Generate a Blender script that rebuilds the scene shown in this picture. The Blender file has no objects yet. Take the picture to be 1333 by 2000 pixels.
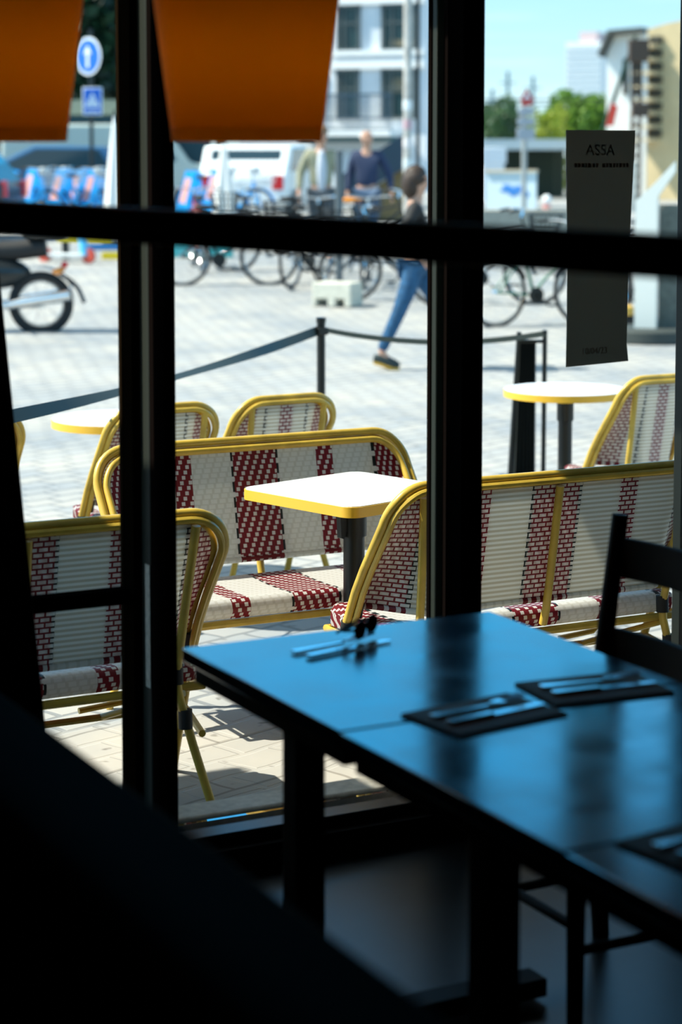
import bpy, bmesh, math, random
from mathutils import Vector, Matrix
random.seed(7)
sc = bpy.context.scene
col = sc.collection
R = math.radians
# ------------------------------------------------------------------ camera, sky, sun, exposure
YAW = R(27.5); PITCH = R(5.08); CZ = 1.80
cd = bpy.data.cameras.new('camera'); cam = bpy.data.objects.new('camera', cd); col.objects.link(cam)
cam.location = (0, 0, CZ); cam.rotation_euler = (R(90) - PITCH, 0, -YAW)
cd.sensor_fit = 'VERTICAL'; cd.sensor_height = 36; cd.sensor_width = 24; cd.lens = 72
cd.shift_y = -334 / 2000; cd.clip_end = 1500
cd.dof.use_dof = True; cd.dof.focus_distance = 6.5; cd.dof.aperture_fstop = 2.5; cd.dof.aperture_blades = 8
sc.camera = cam
sc.view_settings.view_transform = 'Standard'; sc.view_settings.look = 'None'
sc.view_settings.gamma = 1; sc.view_settings.use_curve_mapping = False
sc.view_settings.exposure = 0.75
SUN_EL = 50
W = bpy.data.worlds.new('sky'); sc.world = W; W.use_nodes = True
nt = W.node_tree; nt.nodes.clear()
def N(nt, t, **kw):
    n = nt.nodes.new(t)
    for k, v in kw.items(): setattr(n, k, v)
    return n
def ramp(nt, stops, interp='LINEAR'):
    n = N(nt, 'ShaderNodeValToRGB'); cr = n.color_ramp; cr.interpolation = interp
    while len(cr.elements) < len(stops): cr.elements.new(0.5)
    for e, (p, c) in zip(cr.elements, stops): e.position = p; e.color = (*c, 1)
    return n
tc = N(nt, 'ShaderNodeTexCoord'); sx = N(nt, 'ShaderNodeSeparateXYZ'); nt.links.new(tc.outputs['Generated'], sx.inputs[0])
rp = ramp(nt, [(0.0, (.38, .48, .50)), (.03, (.32, .46, .50)), (.08, (.24, .43, .53)), (.15, (.05, .48, .88)), (.34, (.02, .45, 1.0)), (.46, (.22, .29, .35)), (1, (.20, .23, .25))])
mp = N(nt, 'ShaderNodeMapping'); mp.inputs['Scale'].default_value = (2.2, 2.2, 22)
nt.links.new(tc.outputs['Generated'], mp.inputs[0])
ns = N(nt, 'ShaderNodeTexNoise'); ns.inputs['Scale'].default_value = 2.2; ns.inputs['Detail'].default_value = 5
nt.links.new(mp.outputs[0], ns.inputs['Vector'])
cr = ramp(nt, [(.48, (0, 0, 0)), (.75, (.45, .45, .45))]); nt.links.new(ns.outputs[0], cr.inputs[0])
mx = N(nt, 'ShaderNodeMixRGB'); mx.inputs[2].default_value = (.55, .66, .70, 1)
nt.links.new(cr.outputs[0], mx.inputs[0])
nt.links.new(sx.outputs[2], rp.inputs[0]); nt.links.new(rp.outputs[0], mx.inputs[1])
bg = N(nt, 'ShaderNodeBackground'); bg.inputs[1].default_value = 1.45
nt.links.new(mx.outputs[0], bg.inputs[0])
wo = N(nt, 'ShaderNodeOutputWorld'); nt.links.new(bg.outputs[0], wo.inputs[0])
sl = bpy.data.lights.new('sun', 'SUN'); sl.energy = 5.4; sl.angle = R(.6); sl.color = (1, .95, .84)
so = bpy.data.objects.new('sun', sl); col.objects.link(so)
sd = Vector((-math.cos(YAW) * math.cos(R(SUN_EL)), math.sin(YAW) * math.cos(R(SUN_EL)), math.sin(R(SUN_EL))))
so.rotation_euler = sd.to_track_quat('Z', 'Y').to_euler(); so.location = (-6, 8, 12)

# ------------------------------------------------------------------ helpers
FPX = 4000.; G0 = -0.10
def frame(x, d):                       # camera-aligned ground coordinates -> place coordinates
    return (x * math.cos(YAW) + d * math.sin(YAW), -x * math.sin(YAW) + d * math.cos(YAW))
def at(px, py, d):                     # where a pixel's sight line stands d metres away
    x = (px - 667) / FPX; y = -(py - 666) / FPX
    cf = math.cos(PITCH) + y * math.sin(PITCH); cu = -math.sin(PITCH) + y * math.cos(PITCH)
    X, Y = frame(x * d / cf, d)
    return Vector((X, Y, CZ + cu * d / cf))
GPROF = [(-99, G0), (9, G0), (17, .02), (21, .12), (26, .36), (34, .60), (999, .60)]
def gd(d):
    for (a, za), (b, zb) in zip(GPROF, GPROF[1:]):
        if d <= b: return za + (zb - za) * (d - a) / (b - a)
    return .6
def ground(px, d):
    p = at(px, 310, d); p.z = gd(d); return p
def lin(c):
    c = c / 255.; return c / 12.92 if c <= .04045 else ((c + .055) / 1.055) ** 2.4
def rgb(r, g, b): return (lin(r), lin(g), lin(b))
MATS = {}
def mat(name, c, rough=.6, metal=0., emit=None, es=0., spec=.5, noise=0., nscale=20., transl=0., coat=0., ior=None):
    if name in MATS: return MATS[name]
    m = bpy.data.materials.new(name); m.use_nodes = True; t = m.node_tree; b = t.nodes['Principled BSDF']
    b.inputs['Base Color'].default_value = (*c, 1); b.inputs['Roughness'].default_value = rough; b.inputs['Metallic'].default_value = metal
    b.inputs['Specular IOR Level'].default_value = spec
    if coat: b.inputs['Coat Weight'].default_value = coat
    if ior: b.inputs['IOR'].default_value = ior
    if emit: b.inputs['Emission Color'].default_value = (*emit, 1); b.inputs['Emission Strength'].default_value = es
    if noise:
        co = N(t, 'ShaderNodeTexCoord'); n = N(t, 'ShaderNodeTexNoise'); n.inputs['Scale'].default_value = nscale; n.inputs['Detail'].default_value = 4
        t.links.new(co.outputs['Object'], n.inputs['Vector'])
        r = ramp(t, [(.3, tuple(x * (1 - noise) for x in c)), (.7, tuple(min(1, x * (1 + noise)) for x in c))])
        t.links.new(n.outputs[0], r.inputs[0]); t.links.new(r.outputs[0], b.inputs['Base Color'])
    if transl:
        tr = N(t, 'ShaderNodeBsdfTranslucent'); tr.inputs[0].default_value = (*c, 1)
        ms = N(t, 'ShaderNodeMixShader'); ms.inputs[0].default_value = transl
        o = t.nodes['Material Output']
        t.links.new(b.outputs[0], ms.inputs[1]); t.links.new(tr.outputs[0], ms.inputs[2]); t.links.new(ms.outputs[0], o.inputs[0])
    MATS[name] = m; return m

class MB:
    def __init__(s): s.v = []; s.f = []; s.mi = []; s.uv = {}
    def add(s, vs, fs, mi=0):
        o = len(s.v); s.v += [tuple(v) for v in vs]
        for f in fs: s.f.append(tuple(i + o for i in f)); s.mi.append(mi)
        return o
    def box(s, c, size, rot=None, mi=0, taper=None):
        hx, hy, hz = size[0] / 2, size[1] / 2, size[2] / 2; vs = []
        for z in (-1, 1):
            k = 1 if (taper is None or z < 0) else taper
            for x, y in ((-1, -1), (1, -1), (1, 1), (-1, 1)):
                p = Vector((x * hx * k, y * hy * k, z * hz))
                if rot is not None: p = rot @ p
                vs.append(p + Vector(c))
        s.add(vs, [(3, 2, 1, 0), (4, 5, 6, 7), (0, 1, 5, 4), (1, 2, 6, 5), (2, 3, 7, 6), (3, 0, 4, 7)], mi); return s
    def bar(s, a, b, w, h=None, mi=0):
        a = Vector(a); b = Vector(b); d = b - a; h = h or w
        q = d.to_track_quat('X', 'Z').to_matrix()
        return s.box((a + b) / 2, (d.length, w, h), q, mi)
    def tube(s, pts, r, n=10, closed=False, mi=0):
        pts = [Vector(p) for p in pts]; m = len(pts); rs = list(r) if isinstance(r, (list, tuple)) else [r] * m
        if len(rs) != m: rs = [rs[min(len(rs) - 1, int(q * (len(rs) - 1) / (m - 1)))] * (1 - q * (len(rs) - 1) / (m - 1) % 1) + rs[min(len(rs) - 1, int(q * (len(rs) - 1) / (m - 1)) + 1)] * (q * (len(rs) - 1) / (m - 1) % 1) for q in range(m)]
        up = None; vs = []
        for i, p in enumerate(pts):
            if closed: t = pts[(i + 1) % m] - pts[i - 1]
            else: t = pts[min(i + 1, m - 1)] - pts[max(i - 1, 0)]
            t.normalize()
            if up is None:
                up = Vector((0, 0, 1)) if abs(t.z) < .9 else Vector((1, 0, 0))
            u = (up - t * up.dot(t)); u.normalize(); up = u; w = t.cross(u)
            for k in range(n):
                a = 2 * math.pi * k / n
                vs.append(p + (u * math.cos(a) + w * math.sin(a)) * rs[i])
        fs = []
        for i in range(m if closed else m - 1):
            j = (i + 1) % m
            for k in range(n):
                fs.append((i * n + k, i * n + (k + 1) % n, j * n + (k + 1) % n, j * n + k))
        if not closed: fs += [tuple(reversed(range(n))), tuple((m - 1) * n + k for k in range(n))]
        s.add(vs, fs, mi); return s
    def lathe(s, prof, n=24, c=(0, 0, 0), rot=None, mi=0):
        vs = []
        for r, z in prof:
            for k in range(n):
                a = 2 * math.pi * k / n; p = Vector((r * math.cos(a), r * math.sin(a), z))
                if rot is not None: p = rot @ p
                vs.append(p + Vector(c))
        fs = []
        for i in range(len(prof) - 1):
            for k in range(n): fs.append((i * n + k, i * n + (k + 1) % n, (i + 1) * n + (k + 1) % n, (i + 1) * n + k))
        if prof[0][0] > 1e-4: fs.append(tuple(reversed(range(n))))
        if prof[-1][0] > 1e-4: fs.append(tuple((len(prof) - 1) * n + k for k in range(n)))
        s.add(vs, fs, mi); return s
    def prism(s, poly, h, M=None, mi=0):      # outline in local XY, extruded along local Z
        n = len(poly); vs = [Vector((x, y, 0)) for x, y in poly] + [Vector((x, y, h)) for x, y in poly]
        if M is not None: vs = [M @ v for v in vs]
        s.add(vs, [tuple(reversed(range(n))), tuple(range(n, 2 * n))] + [(i, (i + 1) % n, n + (i + 1) % n, n + i) for i in range(n)], mi); return s
    def ball(s, c, r, nu=16, nv=10, mi=0, rot=None):
        rr = r if isinstance(r, (tuple, list)) else (r, r, r)
        vs = [];
        for i in range(nv + 1):
            th = math.pi * i / nv
            for k in range(nu):
                a = 2 * math.pi * k / nu
                p = Vector((rr[0] * math.sin(th) * math.cos(a), rr[1] * math.sin(th) * math.sin(a), -rr[2] * math.cos(th)))
                if rot is not None: p = rot @ p
                vs.append(p + Vector(c))
        fs = [(i * nu + k, i * nu + (k + 1) % nu, (i + 1) * nu + (k + 1) % nu, (i + 1) * nu + k) for i in range(nv) for k in range(nu)]
        s.add(vs, fs, mi); return s
    def grid(s, P, UV=None, mi=0, flip=False):     # P[i][j] points
        n, m = len(P), len(P[0]); o = s.add([p for row in P for p in row], [], mi)
        for i in range(n - 1):
            for j in range(m - 1):
                f = (o + i * m + j, o + i * m + j + 1, o + (i + 1) * m + j + 1, o + (i + 1) * m + j)
                if flip: f = f[::-1]
                s.f.append(f); s.mi.append(mi)
        if UV:
            for i in range(n):
                for j in range(m): s.uv[o + i * m + j] = UV[i][j]
        return s
    def build(s, name, mats, parent=None, smooth=True, bevel=0, angle=40):
        me = bpy.data.meshes.new(name); me.from_pydata(s.v, [], s.f)
        mats = mats if isinstance(mats, (list, tuple)) else [mats]
        for m in mats: me.materials.append(m)
        for p, i in zip(me.polygons, s.mi): p.material_index = i
        if s.uv:
            l = me.uv_layers.new(name='UVMap')
            for lo in me.loops: l.data[lo.index].uv = s.uv.get(lo.vertex_index, (0, 0))
        bm = bmesh.new(); bm.from_mesh(me)
        bmesh.ops.remove_doubles(bm, verts=bm.verts, dist=1e-6) if not s.uv else None
        if not s.uv: bmesh.ops.recalc_face_normals(bm, faces=bm.faces)
        bm.to_mesh(me); bm.free()
        if smooth:
            me.shade_smooth(); me.set_sharp_from_angle(angle=R(angle))
        o = bpy.data.objects.new(name, me); col.objects.link(o)
        if parent: o.parent = parent
        if bevel:
            b = o.modifiers.new('bevel', 'BEVEL'); b.width = bevel; b.segments = 2; b.limit_method = 'ANGLE'
        return o
def tag(o, label=None, cat=None, group=None, kind=None):
    if label: o['label'] = label
    if cat: o['category'] = cat
    if group: o['group'] = group
    if kind: o['kind'] = kind
    return o
def thing(name, label, cat, loc=(0, 0, 0), rz=0., group=None):
    o = bpy.data.objects.new(name, None); col.objects.link(o); o.empty_display_size = .1
    o.location = loc; o.rotation_euler = (0, 0, rz); return tag(o, label, cat, group)
def struct(o, label=None, cat=None): return tag(o, label, cat, kind='structure')
def copy_tree(o, parent=None):
    c = o.copy(); col.objects.link(c)
    if parent: c.parent = parent
    for ch in [x for x in bpy.data.objects if x.parent == o]: copy_tree(ch, c)
    return c
def dup(o, loc, rz, label):
    c = copy_tree(o); c.location = loc; c.rotation_euler = (0, 0, rz); c['label'] = label; return c
def arc(c, r, a0, a1, n, ax='xz'):
    out = []
    for i in range(n + 1):
        a = R(a0 + (a1 - a0) * i / n)
        out.append((c[0] + r * math.cos(a), c[1] + r * math.sin(a)))
    return out
def smoothpath(pts, k=2):
    pts = [Vector(p) for p in pts]
    for _ in range(k):
        q = [pts[0]]
        for a, b in zip(pts, pts[1:]): q += [a * .75 + b * .25, a * .25 + b * .75]
        q.append(pts[-1]); pts = q
    return pts

# ------------------------------------------------------------------ materials
M_black = mat('black_paint', (.005, .004, .004), .6, spec=.15)
M_frame = mat('dark_frame_paint', (.005, .0035, .003), .95, spec=.0)
M_green = mat('grey_green_metal', (.016, .020, .014), .6, .0, spec=.2)
M_bamboo = mat('yellow_cane', (.60, .40, .055), .35, noise=.18, nscale=14)
M_brass = mat('yellow_edge_band', (.78, .46, .04), .3)
M_white = mat('white_laminate', (.86, .87, .86), .25)
M_iron = mat('black_iron', (.012, .014, .013), .4, .3)
M_rubber = mat('black_rubber', (.012, .012, .012), .7)
M_chrome = mat('chrome', (.75, .77, .78), .2, 1)
M_steel = mat('steel', (.62, .66, .70), .22, 1)
M_wood = mat('dark_wood', (.030, .014, .006), .6, noise=.3, nscale=9, spec=.12)
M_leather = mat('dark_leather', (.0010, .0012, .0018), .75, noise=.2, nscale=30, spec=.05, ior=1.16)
M_skin = mat('skin', (.55, .30, .20), .55)
M_hair = mat('brown_hair', (.03, .015, .008), .6)

def weave_mat(name, zones, back):
    """woven plastic cane: zones = [(|u| from, 'w'/'r'/'k')] as stripes across the width"""
    m = bpy.data.materials.new(name); m.use_nodes = True; t = m.node_tree; b = t.nodes['Principled BSDF']; L = t.links.new
    uv = N(t, 'ShaderNodeUVMap'); uv.uv_map = 'UVMap'; s = N(t, 'ShaderNodeSeparateXYZ'); L(uv.outputs[0], s.inputs[0])
    def M(op, a, b_=None, c=None):
        n = N(t, 'ShaderNodeMath', operation=op)
        for i, x in enumerate((a, b_, c)):
            if x is None: continue
            if isinstance(x, (int, float)): n.inputs[i].default_value = x
            else: L(x, n.inputs[i])
        return n.outputs[0]
    u, v = s.outputs[0], s.outputs[1]
    code = {'w': (0, 0, 0), 'r': (1, 0, 0), 'k': (0, 1, 0)}
    cell = .0085
    if not back: uq = M('MULTIPLY', M('ADD', M('FLOOR', M('DIVIDE', u, cell)), .5), cell)
    else: uq = u
    zr = ramp(t, [(p / .7, code[k]) for p, k in zones], 'CONSTANT')
    L(M('DIVIDE', M('ABSOLUTE', uq), .7), zr.inputs[0])
    zs = N(t, 'ShaderNodeSeparateColor'); L(zr.outputs[0], zs.inputs[0])
    red, blk = zs.outputs[0], zs.outputs[1]
    if not back:
        j = M('FLOOR', M('DIVIDE', v, .018)); fv = M('FRACT', M('DIVIDE', v, .018))
        fu = M('FRACT', M('ADD', M('DIVIDE', u, .033), M('MULTIPLY', j, .25)))
        sq = M('MULTIPLY', M('LESS_THAN', fu, .40), M('LESS_THAN', M('ABSOLUTE', M('SUBTRACT', fv, .5)), .36))
        ks = M('LESS_THAN', M('FLOORED_MODULO', j, 3.), .5)
        shade = M('MULTIPLY', M('LESS_THAN', fu, .30), .45)
        rowl = M('MULTIPLY', M('GREATER_THAN', M('ABSOLUTE', M('SUBTRACT', fv, .5)), .38), .4)
        wsh = M('MAXIMUM', shade, rowl)
    else:
        ph = .0158; pw = .0316
        row = M('FLOOR', M('DIVIDE', v, ph)); uu = M('ADD', M('DIVIDE', u, pw), M('MULTIPLY', M('FLOORED_MODULO', row, 2.), .5))
        fu = M('FRACT', uu); fv = M('FRACT', M('DIVIDE', v, ph))
        sq = M('MULTIPLY', M('GREATER_THAN', fu, .18), M('GREATER_THAN', fv, .34))
        ks = sq
        wsh = M('MULTIPLY', M('LESS_THAN', fv, .5), .8)
    def mixc(f, a, b_):
        n = N(t, 'ShaderNodeMixRGB')
        L(f, n.inputs[0])
        for i, x in ((1, a), (2, b_)):
            if isinstance(x, tuple): n.inputs[i].default_value = (*x, 1)
            else: L(x, n.inputs[i])
        return n.outputs[0]
    white = (.80, .80, .76); redc = (.20, .008, .016); blkc = (.006, .014, .012)
    wcol = mixc(wsh, white, (.55, .54, .46) if not back else (.50, .45, .33))
    rcol = mixc(sq, redc, white); kcol = mixc(ks, blkc, white)
    c = mixc(blk, mixc(red, wcol, rcol), kcol)
    L(c, b.inputs['Base Color']); b.inputs['Roughness'].default_value = .45
    tr = N(t, 'ShaderNodeBsdfTranslucent'); L(c, tr.inputs[0]); ms = N(t, 'ShaderNodeMixShader'); ms.inputs[0].default_value = .38
    L(b.outputs[0], ms.inputs[1]); L(tr.outputs[0], ms.inputs[2]); L(ms.outputs[0], t.nodes['Material Output'].inputs[0])
    bp = N(t, 'ShaderNodeBump'); bp.inputs['Strength'].default_value = .5; bp.inputs['Distance'].default_value = .003
    L(wsh, bp.inputs['Height']); bp.invert = True; L(bp.outputs[0], b.inputs['Normal'])
    MATS[name] = m; return m
BENCH_Z = [(0, 'r'), (.084, 'k'), (.094, 'w'), (.245, 'r'), (.312, 'w'), (.485, 'k'), (.503, 'r'), (.69, 'r')]
CHAIR_Z = [(0, 'r'), (.03, 'w'), (.095, 'k'), (.11, 'w'), (.16, 'r'), (.5, 'r')]
WB = (weave_mat('bench_weave_front', BENCH_Z, False), weave_mat('bench_weave_back', BENCH_Z, True))
WC = (weave_mat('chair_weave_front', CHAIR_Z, False), weave_mat('chair_weave_back', CHAIR_Z, True))

# ------------------------------------------------------------------ setting: ground, floor, walls, windows
def ground_mat():
    m = bpy.data.materials.new('paving'); m.use_nodes = True; t = m.node_tree; b = t.nodes['Principled BSDF']; L = t.links.new
    tc = N(t, 'ShaderNodeTexCoord'); mp = N(t, 'ShaderNodeMapping'); mp.inputs['Rotation'].default_value = (0, 0, R(-20)); L(tc.outputs['Object'], mp.inputs[0])
    nz = N(t, 'ShaderNodeTexNoise'); nz.inputs['Scale'].default_value = 1.3; nz.inputs['Detail'].default_value = 3; L(mp.outputs[0], nz.inputs['Vector'])
    ad = N(t, 'ShaderNodeVectorMath', operation='MULTIPLY_ADD'); L(nz.outputs[1], ad.inputs[0]); ad.inputs[1].default_value = (.16, .16, 0); L(mp.outputs[0], ad.inputs[2])
    def bricks(c1, c2, mo, w, h, ms):
        k = N(t, 'ShaderNodeTexBrick'); L(ad.outputs[0], k.inputs['Vector'])
        k.inputs['Color1'].default_value = (*c1, 1); k.inputs['Color2'].default_value = (*c2, 1); k.inputs['Mortar'].default_value = (*mo, 1)
        k.inputs['Scale'].default_value = 1; k.inputs['Brick Width'].default_value = w; k.inputs['Row Height'].default_value = h; k.inputs['Mortar Size'].default_value = ms; k.inputs['Bias'].default_value = -.1
        k.inputs['Mortar Smooth'].default_value = .4
        return k
    near = bricks((.43, .40, .355), (.37, .35, .315), (.24, .22, .19), .62, .40, .008)
    far = bricks((.40, .39, .365), (.33, .345, .355), (.22, .23, .235), .21, .15, .014)
    sep = N(t, 'ShaderNodeSeparateXYZ'); L(tc.outputs['Object'], sep.inputs[0])
    mr = N(t, 'ShaderNodeMapRange'); mr.inputs[1].default_value = 6.3; mr.inputs[2].default_value = 6.4; L(sep.outputs[1], mr.inputs[0])
    mx = N(t, 'ShaderNodeMixRGB'); L(mr.outputs[0], mx.inputs[0]); L(near.outputs[0], mx.inputs[1]); L(far.outputs[0], mx.inputs[2])
    n2 = N(t, 'ShaderNodeTexNoise'); n2.inputs['Scale'].default_value = .9; n2.inputs['Detail'].default_value = 6; L(tc.outputs['Object'], n2.inputs['Vector'])
    r2 = ramp(t, [(.35, (.74, .79, .84)), (.60, (1.08, 1.06, 1.02))]); L(n2.outputs[0], r2.inputs[0])
    mu = N(t, 'ShaderNodeMixRGB'); mu.blend_type = 'MULTIPLY'; mu.inputs[0].default_value = 1; L(mx.outputs[0], mu.inputs[1]); L(r2.outputs[0], mu.inputs[2])
    n3 = N(t, 'ShaderNodeTexNoise'); n3.inputs['Scale'].default_value = 16; n3.inputs['Detail'].default_value = 2; L(tc.outputs['Object'], n3.inputs['Vector'])
    r3 = ramp(t, [(.24, (.35, .33, .30)), (.34, (1, 1, 1))]); L(n3.outputs[0], r3.inputs[0])
    m3 = N(t, 'ShaderNodeMixRGB'); m3.blend_type = 'MULTIPLY'; m3.inputs[0].default_value = .8; L(mu.outputs[0], m3.inputs[1]); L(r3.outputs[0], m3.inputs[2])
    L(m3.outputs[0], b.inputs['Base Color']); b.inputs['Roughness'].default_value = .75
    bp = N(t, 'ShaderNodeBump'); bp.inputs['Strength'].default_value = .35; bp.inputs['Distance'].default_value = .02; L(far.outputs[1], bp.inputs['Height']); bp.invert = True; L(bp.outputs[0], b.inputs['Normal'])
    return m
M_ground = ground_mat()
g = MB()
xc = (17 * math.cos(YAW) - 4.76) / math.sin(YAW)
poly = [(-30, 4.76, G0)]
def fp(x, d): X, Y = frame(x, d); return (X, Y, gd(d))
p9 = (9 * math.cos(YAW) - 4.76) / math.sin(YAW)     # where the slope line meets the wall
rows = [[(-30, 4.76, G0), (*frame(p9, 9), G0)], [fp(-60, 9), fp(p9, 9)]]
g.add([(-30, 4.76, G0), (*frame(p9, 9), G0), fp(-60, 9)], [(0, 1, 2)])
ds = [9, 17, 21, 26, 34, 400]
for a, b in zip(ds, ds[1:]):
    g.add([fp(-60 if a < 40 else -400, a), fp(min(p9 + (a - 9) * 1.9, 60), a), fp(min(p9 + (b - 9) * 1.9, 60) if b < 100 else 400, b), fp(-60 if b < 100 else -400, b)], [(0, 1, 2, 3)])
go = struct(g.build('ground', M_ground, smooth=False), 'sunlit pale paved square with cobbles outside the window', 'ground')

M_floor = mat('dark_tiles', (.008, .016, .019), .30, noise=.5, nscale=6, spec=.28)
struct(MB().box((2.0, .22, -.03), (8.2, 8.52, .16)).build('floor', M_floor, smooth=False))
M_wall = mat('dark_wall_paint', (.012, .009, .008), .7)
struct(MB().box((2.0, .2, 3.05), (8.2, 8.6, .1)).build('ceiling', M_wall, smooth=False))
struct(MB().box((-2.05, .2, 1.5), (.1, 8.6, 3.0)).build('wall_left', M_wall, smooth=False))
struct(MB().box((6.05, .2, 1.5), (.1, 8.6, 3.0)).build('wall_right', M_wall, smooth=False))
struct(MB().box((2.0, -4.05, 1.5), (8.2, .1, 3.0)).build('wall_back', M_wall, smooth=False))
wf = MB()                                   # window wall: kick board, header, solid ends
wf.box((2.0, 4.585, -.01), (8.0, .23, .24)); wf.box((2.0, 4.61, 2.83), (8.0, .26, .36))
wf.box((-.5, 4.61, 1.38), (3.0, .26, 2.56)); wf.box((5.3, 4.61, 1.38), (1.4, .26, 2.56))
struct(wf.build('wall_front', M_wall, smooth=False))
M_sill = mat('pale_metal_sill', (.50, .46, .38), .5, noise=.2, nscale=40)
struct(MB().box((2.6, 4.705, .118), (4.0, .11, .05)).build('trim_1', M_sill, bevel=.008))
struct(MB().box((2.8, 4.54, .125), (3.6, .07, .03)).build('trim_2', mat('sill_paint', (.02, .03, .035), .3), bevel=.004))
def post(name, x0, x1, y0=4.56, y1=4.68, m=M_frame):
    return struct(MB().box(((x0 + x1) / 2, (y0 + y1) / 2, 1.40), (x1 - x0, y1 - y0, 2.50)).build(name, m, bevel=.004))
post('trim_3', 1.806, 1.826, 4.55, 4.645, mat('brown_post', (.010, .006, .003), .95, spec=.0)); post('trim_4', 1.885, 1.9145, 4.54, 4.64)
post('trim_13', 1.842, 1.900, 4.702, 4.715); post('trim_5', 1.885, 1.900, 4.64, 4.70, M_green)
post('trim_6', 2.697, 2.712, 4.67, 4.69, M_frame); post('trim_7', 2.700, 2.770, 4.645, 4.67, M_green); post('trim_8', 2.719, 2.782, 4.54, 4.645)
post('trim_9', 3.487, 3.62, 4.56, 4.66, mat('green_black_frame', (.008, .011, .009), .5, spec=.2)); post('trim_10', 1.0, 1.06)
struct(MB().box((1.8840, 4.657, .645), (.002, .03, .31)).build('sun_patch_11', mat('sun_patch_strip', (.40, .37, .30), .5, noise=.3, nscale=60), smooth=False))  # sun patch on the green strip, painted in as a paler colour
post('trim_12', 4.5, 4.62)
gm = bpy.data.materials.new('window_glass'); gm.use_nodes = True; t = gm.node_tree; t.nodes.clear()
gt = N(t, 'ShaderNodeBsdfTransparent'); gt.inputs[0].default_value = (.97, .985, .98, 1); gg = N(t, 'ShaderNodeBsdfGlossy'); gg.inputs['Roughness'].default_value = .02
fr = N(t, 'ShaderNodeFresnel'); fr.inputs[0].default_value = 1.3
gx = N(t, 'ShaderNodeMixShader'); t.links.new(fr.outputs[0], gx.inputs[0]); t.links.new(gt.outputs[0], gx.inputs[1]); t.links.new(gg.outputs[0], gx.inputs[2])
o_ = N(t, 'ShaderNodeOutputMaterial'); t.links.new(gx.outputs[0], o_.inputs[0])
for i, (a, b) in enumerate(((1.06, 1.806), (1.90, 2.719), (2.782, 3.487), (3.62, 4.5))):
    e = bpy.data.objects.new('window_%d' % (i + 1), None); col.objects.link(e); e.location = ((a + b) / 2, 4.62, .14); struct(e)
    w = b - a
    MB().box((0, 0, 1.255), (w, .006, 2.51)).build('glass_pane', gm, e, smooth=False)
    if i == 0: MB().box((0, -.01, .60), (w, .05, .036)).build('muntin', M_frame, e, bevel=.003)
# unseen overhangs added out of view to cast shade on benches and pavement
M_overhang = mat('shade_cloth', (.10, .05, .02), .8)
def added_overhang(x0, x1, label):
    t = thing('added_overhang', label, 'added_overhang', ((x0 + x1) / 2, 4.76, 2.62), 0, 'added overhangs over the terrace')
    w = x1 - x0
    MB().add([(-w / 2, 0, .25), (w / 2, 0, .25), (w / 2, 2.0, .02), (-w / 2, 2.0, .02), (-w / 2, 0, .235), (w / 2, 0, .235), (w / 2, 2.0, .005), (-w / 2, 2.0, .005)],
             [(0, 1, 2, 3), (7, 6, 5, 4), (0, 4, 5, 1), (1, 5, 6, 2), (2, 6, 7, 3), (3, 7, 4, 0)])
    m = MB(); m.add([(-w / 2, 0, .25), (w / 2, 0, .25), (w / 2, 2.0, .02), (-w / 2, 2.0, .02), (-w / 2, 0, .235), (w / 2, 0, .235), (w / 2, 2.0, .005), (-w / 2, 2.0, .005)],
             [(0, 1, 2, 3), (7, 6, 5, 4), (0, 4, 5, 1), (1, 5, 6, 2), (2, 6, 7, 3), (3, 7, 4, 0)])
    m.build('shade_sheet', M_overhang, t, smooth=False); MB().bar((-w / 2, 2.0, .01), (w / 2, 2.0, .01), .03).build('added_overhang_bar', M_iron, t)
added_overhang(-3.2, .58, 'unseen overhang added above the left bench to shade it and the pavement'); added_overhang(2.18, 6.0, 'unseen overhang added above the right bench to shade its top rail')

# ------------------------------------------------------------------ inside: banquette, tables, settings, chair, rail, lamps
bq = thing('banquette', 'dark leather banquette in the dim foreground, its back running diagonally', 'banquette', (.78, 1.6, .05))
m = MB(); prof = [(-.05, .1), (-.05, .86), (-.035, .92), (0, .945), (.15, .952), (.168, .945), (.175, .92), (.18, .1)]
for i in range(9):
    pass
L_ = 4.9; nseg = 1
poly = [(x, z) for x, z in prof]
Mx = Matrix(((1, 0, 0, 0), (0, 0, -1, L_ / 2 - .2), (0, 1, 0, 0), (0, 0, 0, 1)))
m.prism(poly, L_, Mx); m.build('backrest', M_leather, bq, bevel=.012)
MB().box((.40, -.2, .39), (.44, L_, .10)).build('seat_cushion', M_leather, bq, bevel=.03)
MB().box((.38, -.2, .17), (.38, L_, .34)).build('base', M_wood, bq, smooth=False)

def table_mat():
    m = bpy.data.materials.new('blue_black_tabletop'); m.use_nodes = True; t = m.node_tree; b = t.nodes['Principled BSDF']; L = t.links.new
    tc = N(t, 'ShaderNodeTexCoord'); n = N(t, 'ShaderNodeTexNoise'); n.inputs['Scale'].default_value = 7; n.inputs['Detail'].default_value = 5; L(tc.outputs['Object'], n.inputs['Vector'])
    r = ramp(t, [(.3, (.13, .13, .13)), (.7, (.22, .22, .22))]); L(n.outputs[0], r.inputs[0]); L(r.outputs[0], b.inputs['Roughness'])
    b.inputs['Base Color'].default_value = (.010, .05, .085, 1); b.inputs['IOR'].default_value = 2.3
    return m
M_table = table_mat()
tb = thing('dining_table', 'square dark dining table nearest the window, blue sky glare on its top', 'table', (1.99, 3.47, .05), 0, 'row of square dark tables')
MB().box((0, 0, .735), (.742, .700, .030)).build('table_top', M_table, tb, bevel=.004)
MB().box((0, 0, .70), (.70, .66, .04)).build('apron', M_black, tb, smooth=False)
for sx in (-1, 1):
    MB().box((-.25 if sx < 0 else .20, .03, .36), (.064, .064, .68)).build('leg', M_black, tb, bevel=.004)
MB().box((0, .03, .03), (.60, .07, .04)).build('foot_bar', M_black, tb, bevel=.004)
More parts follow.
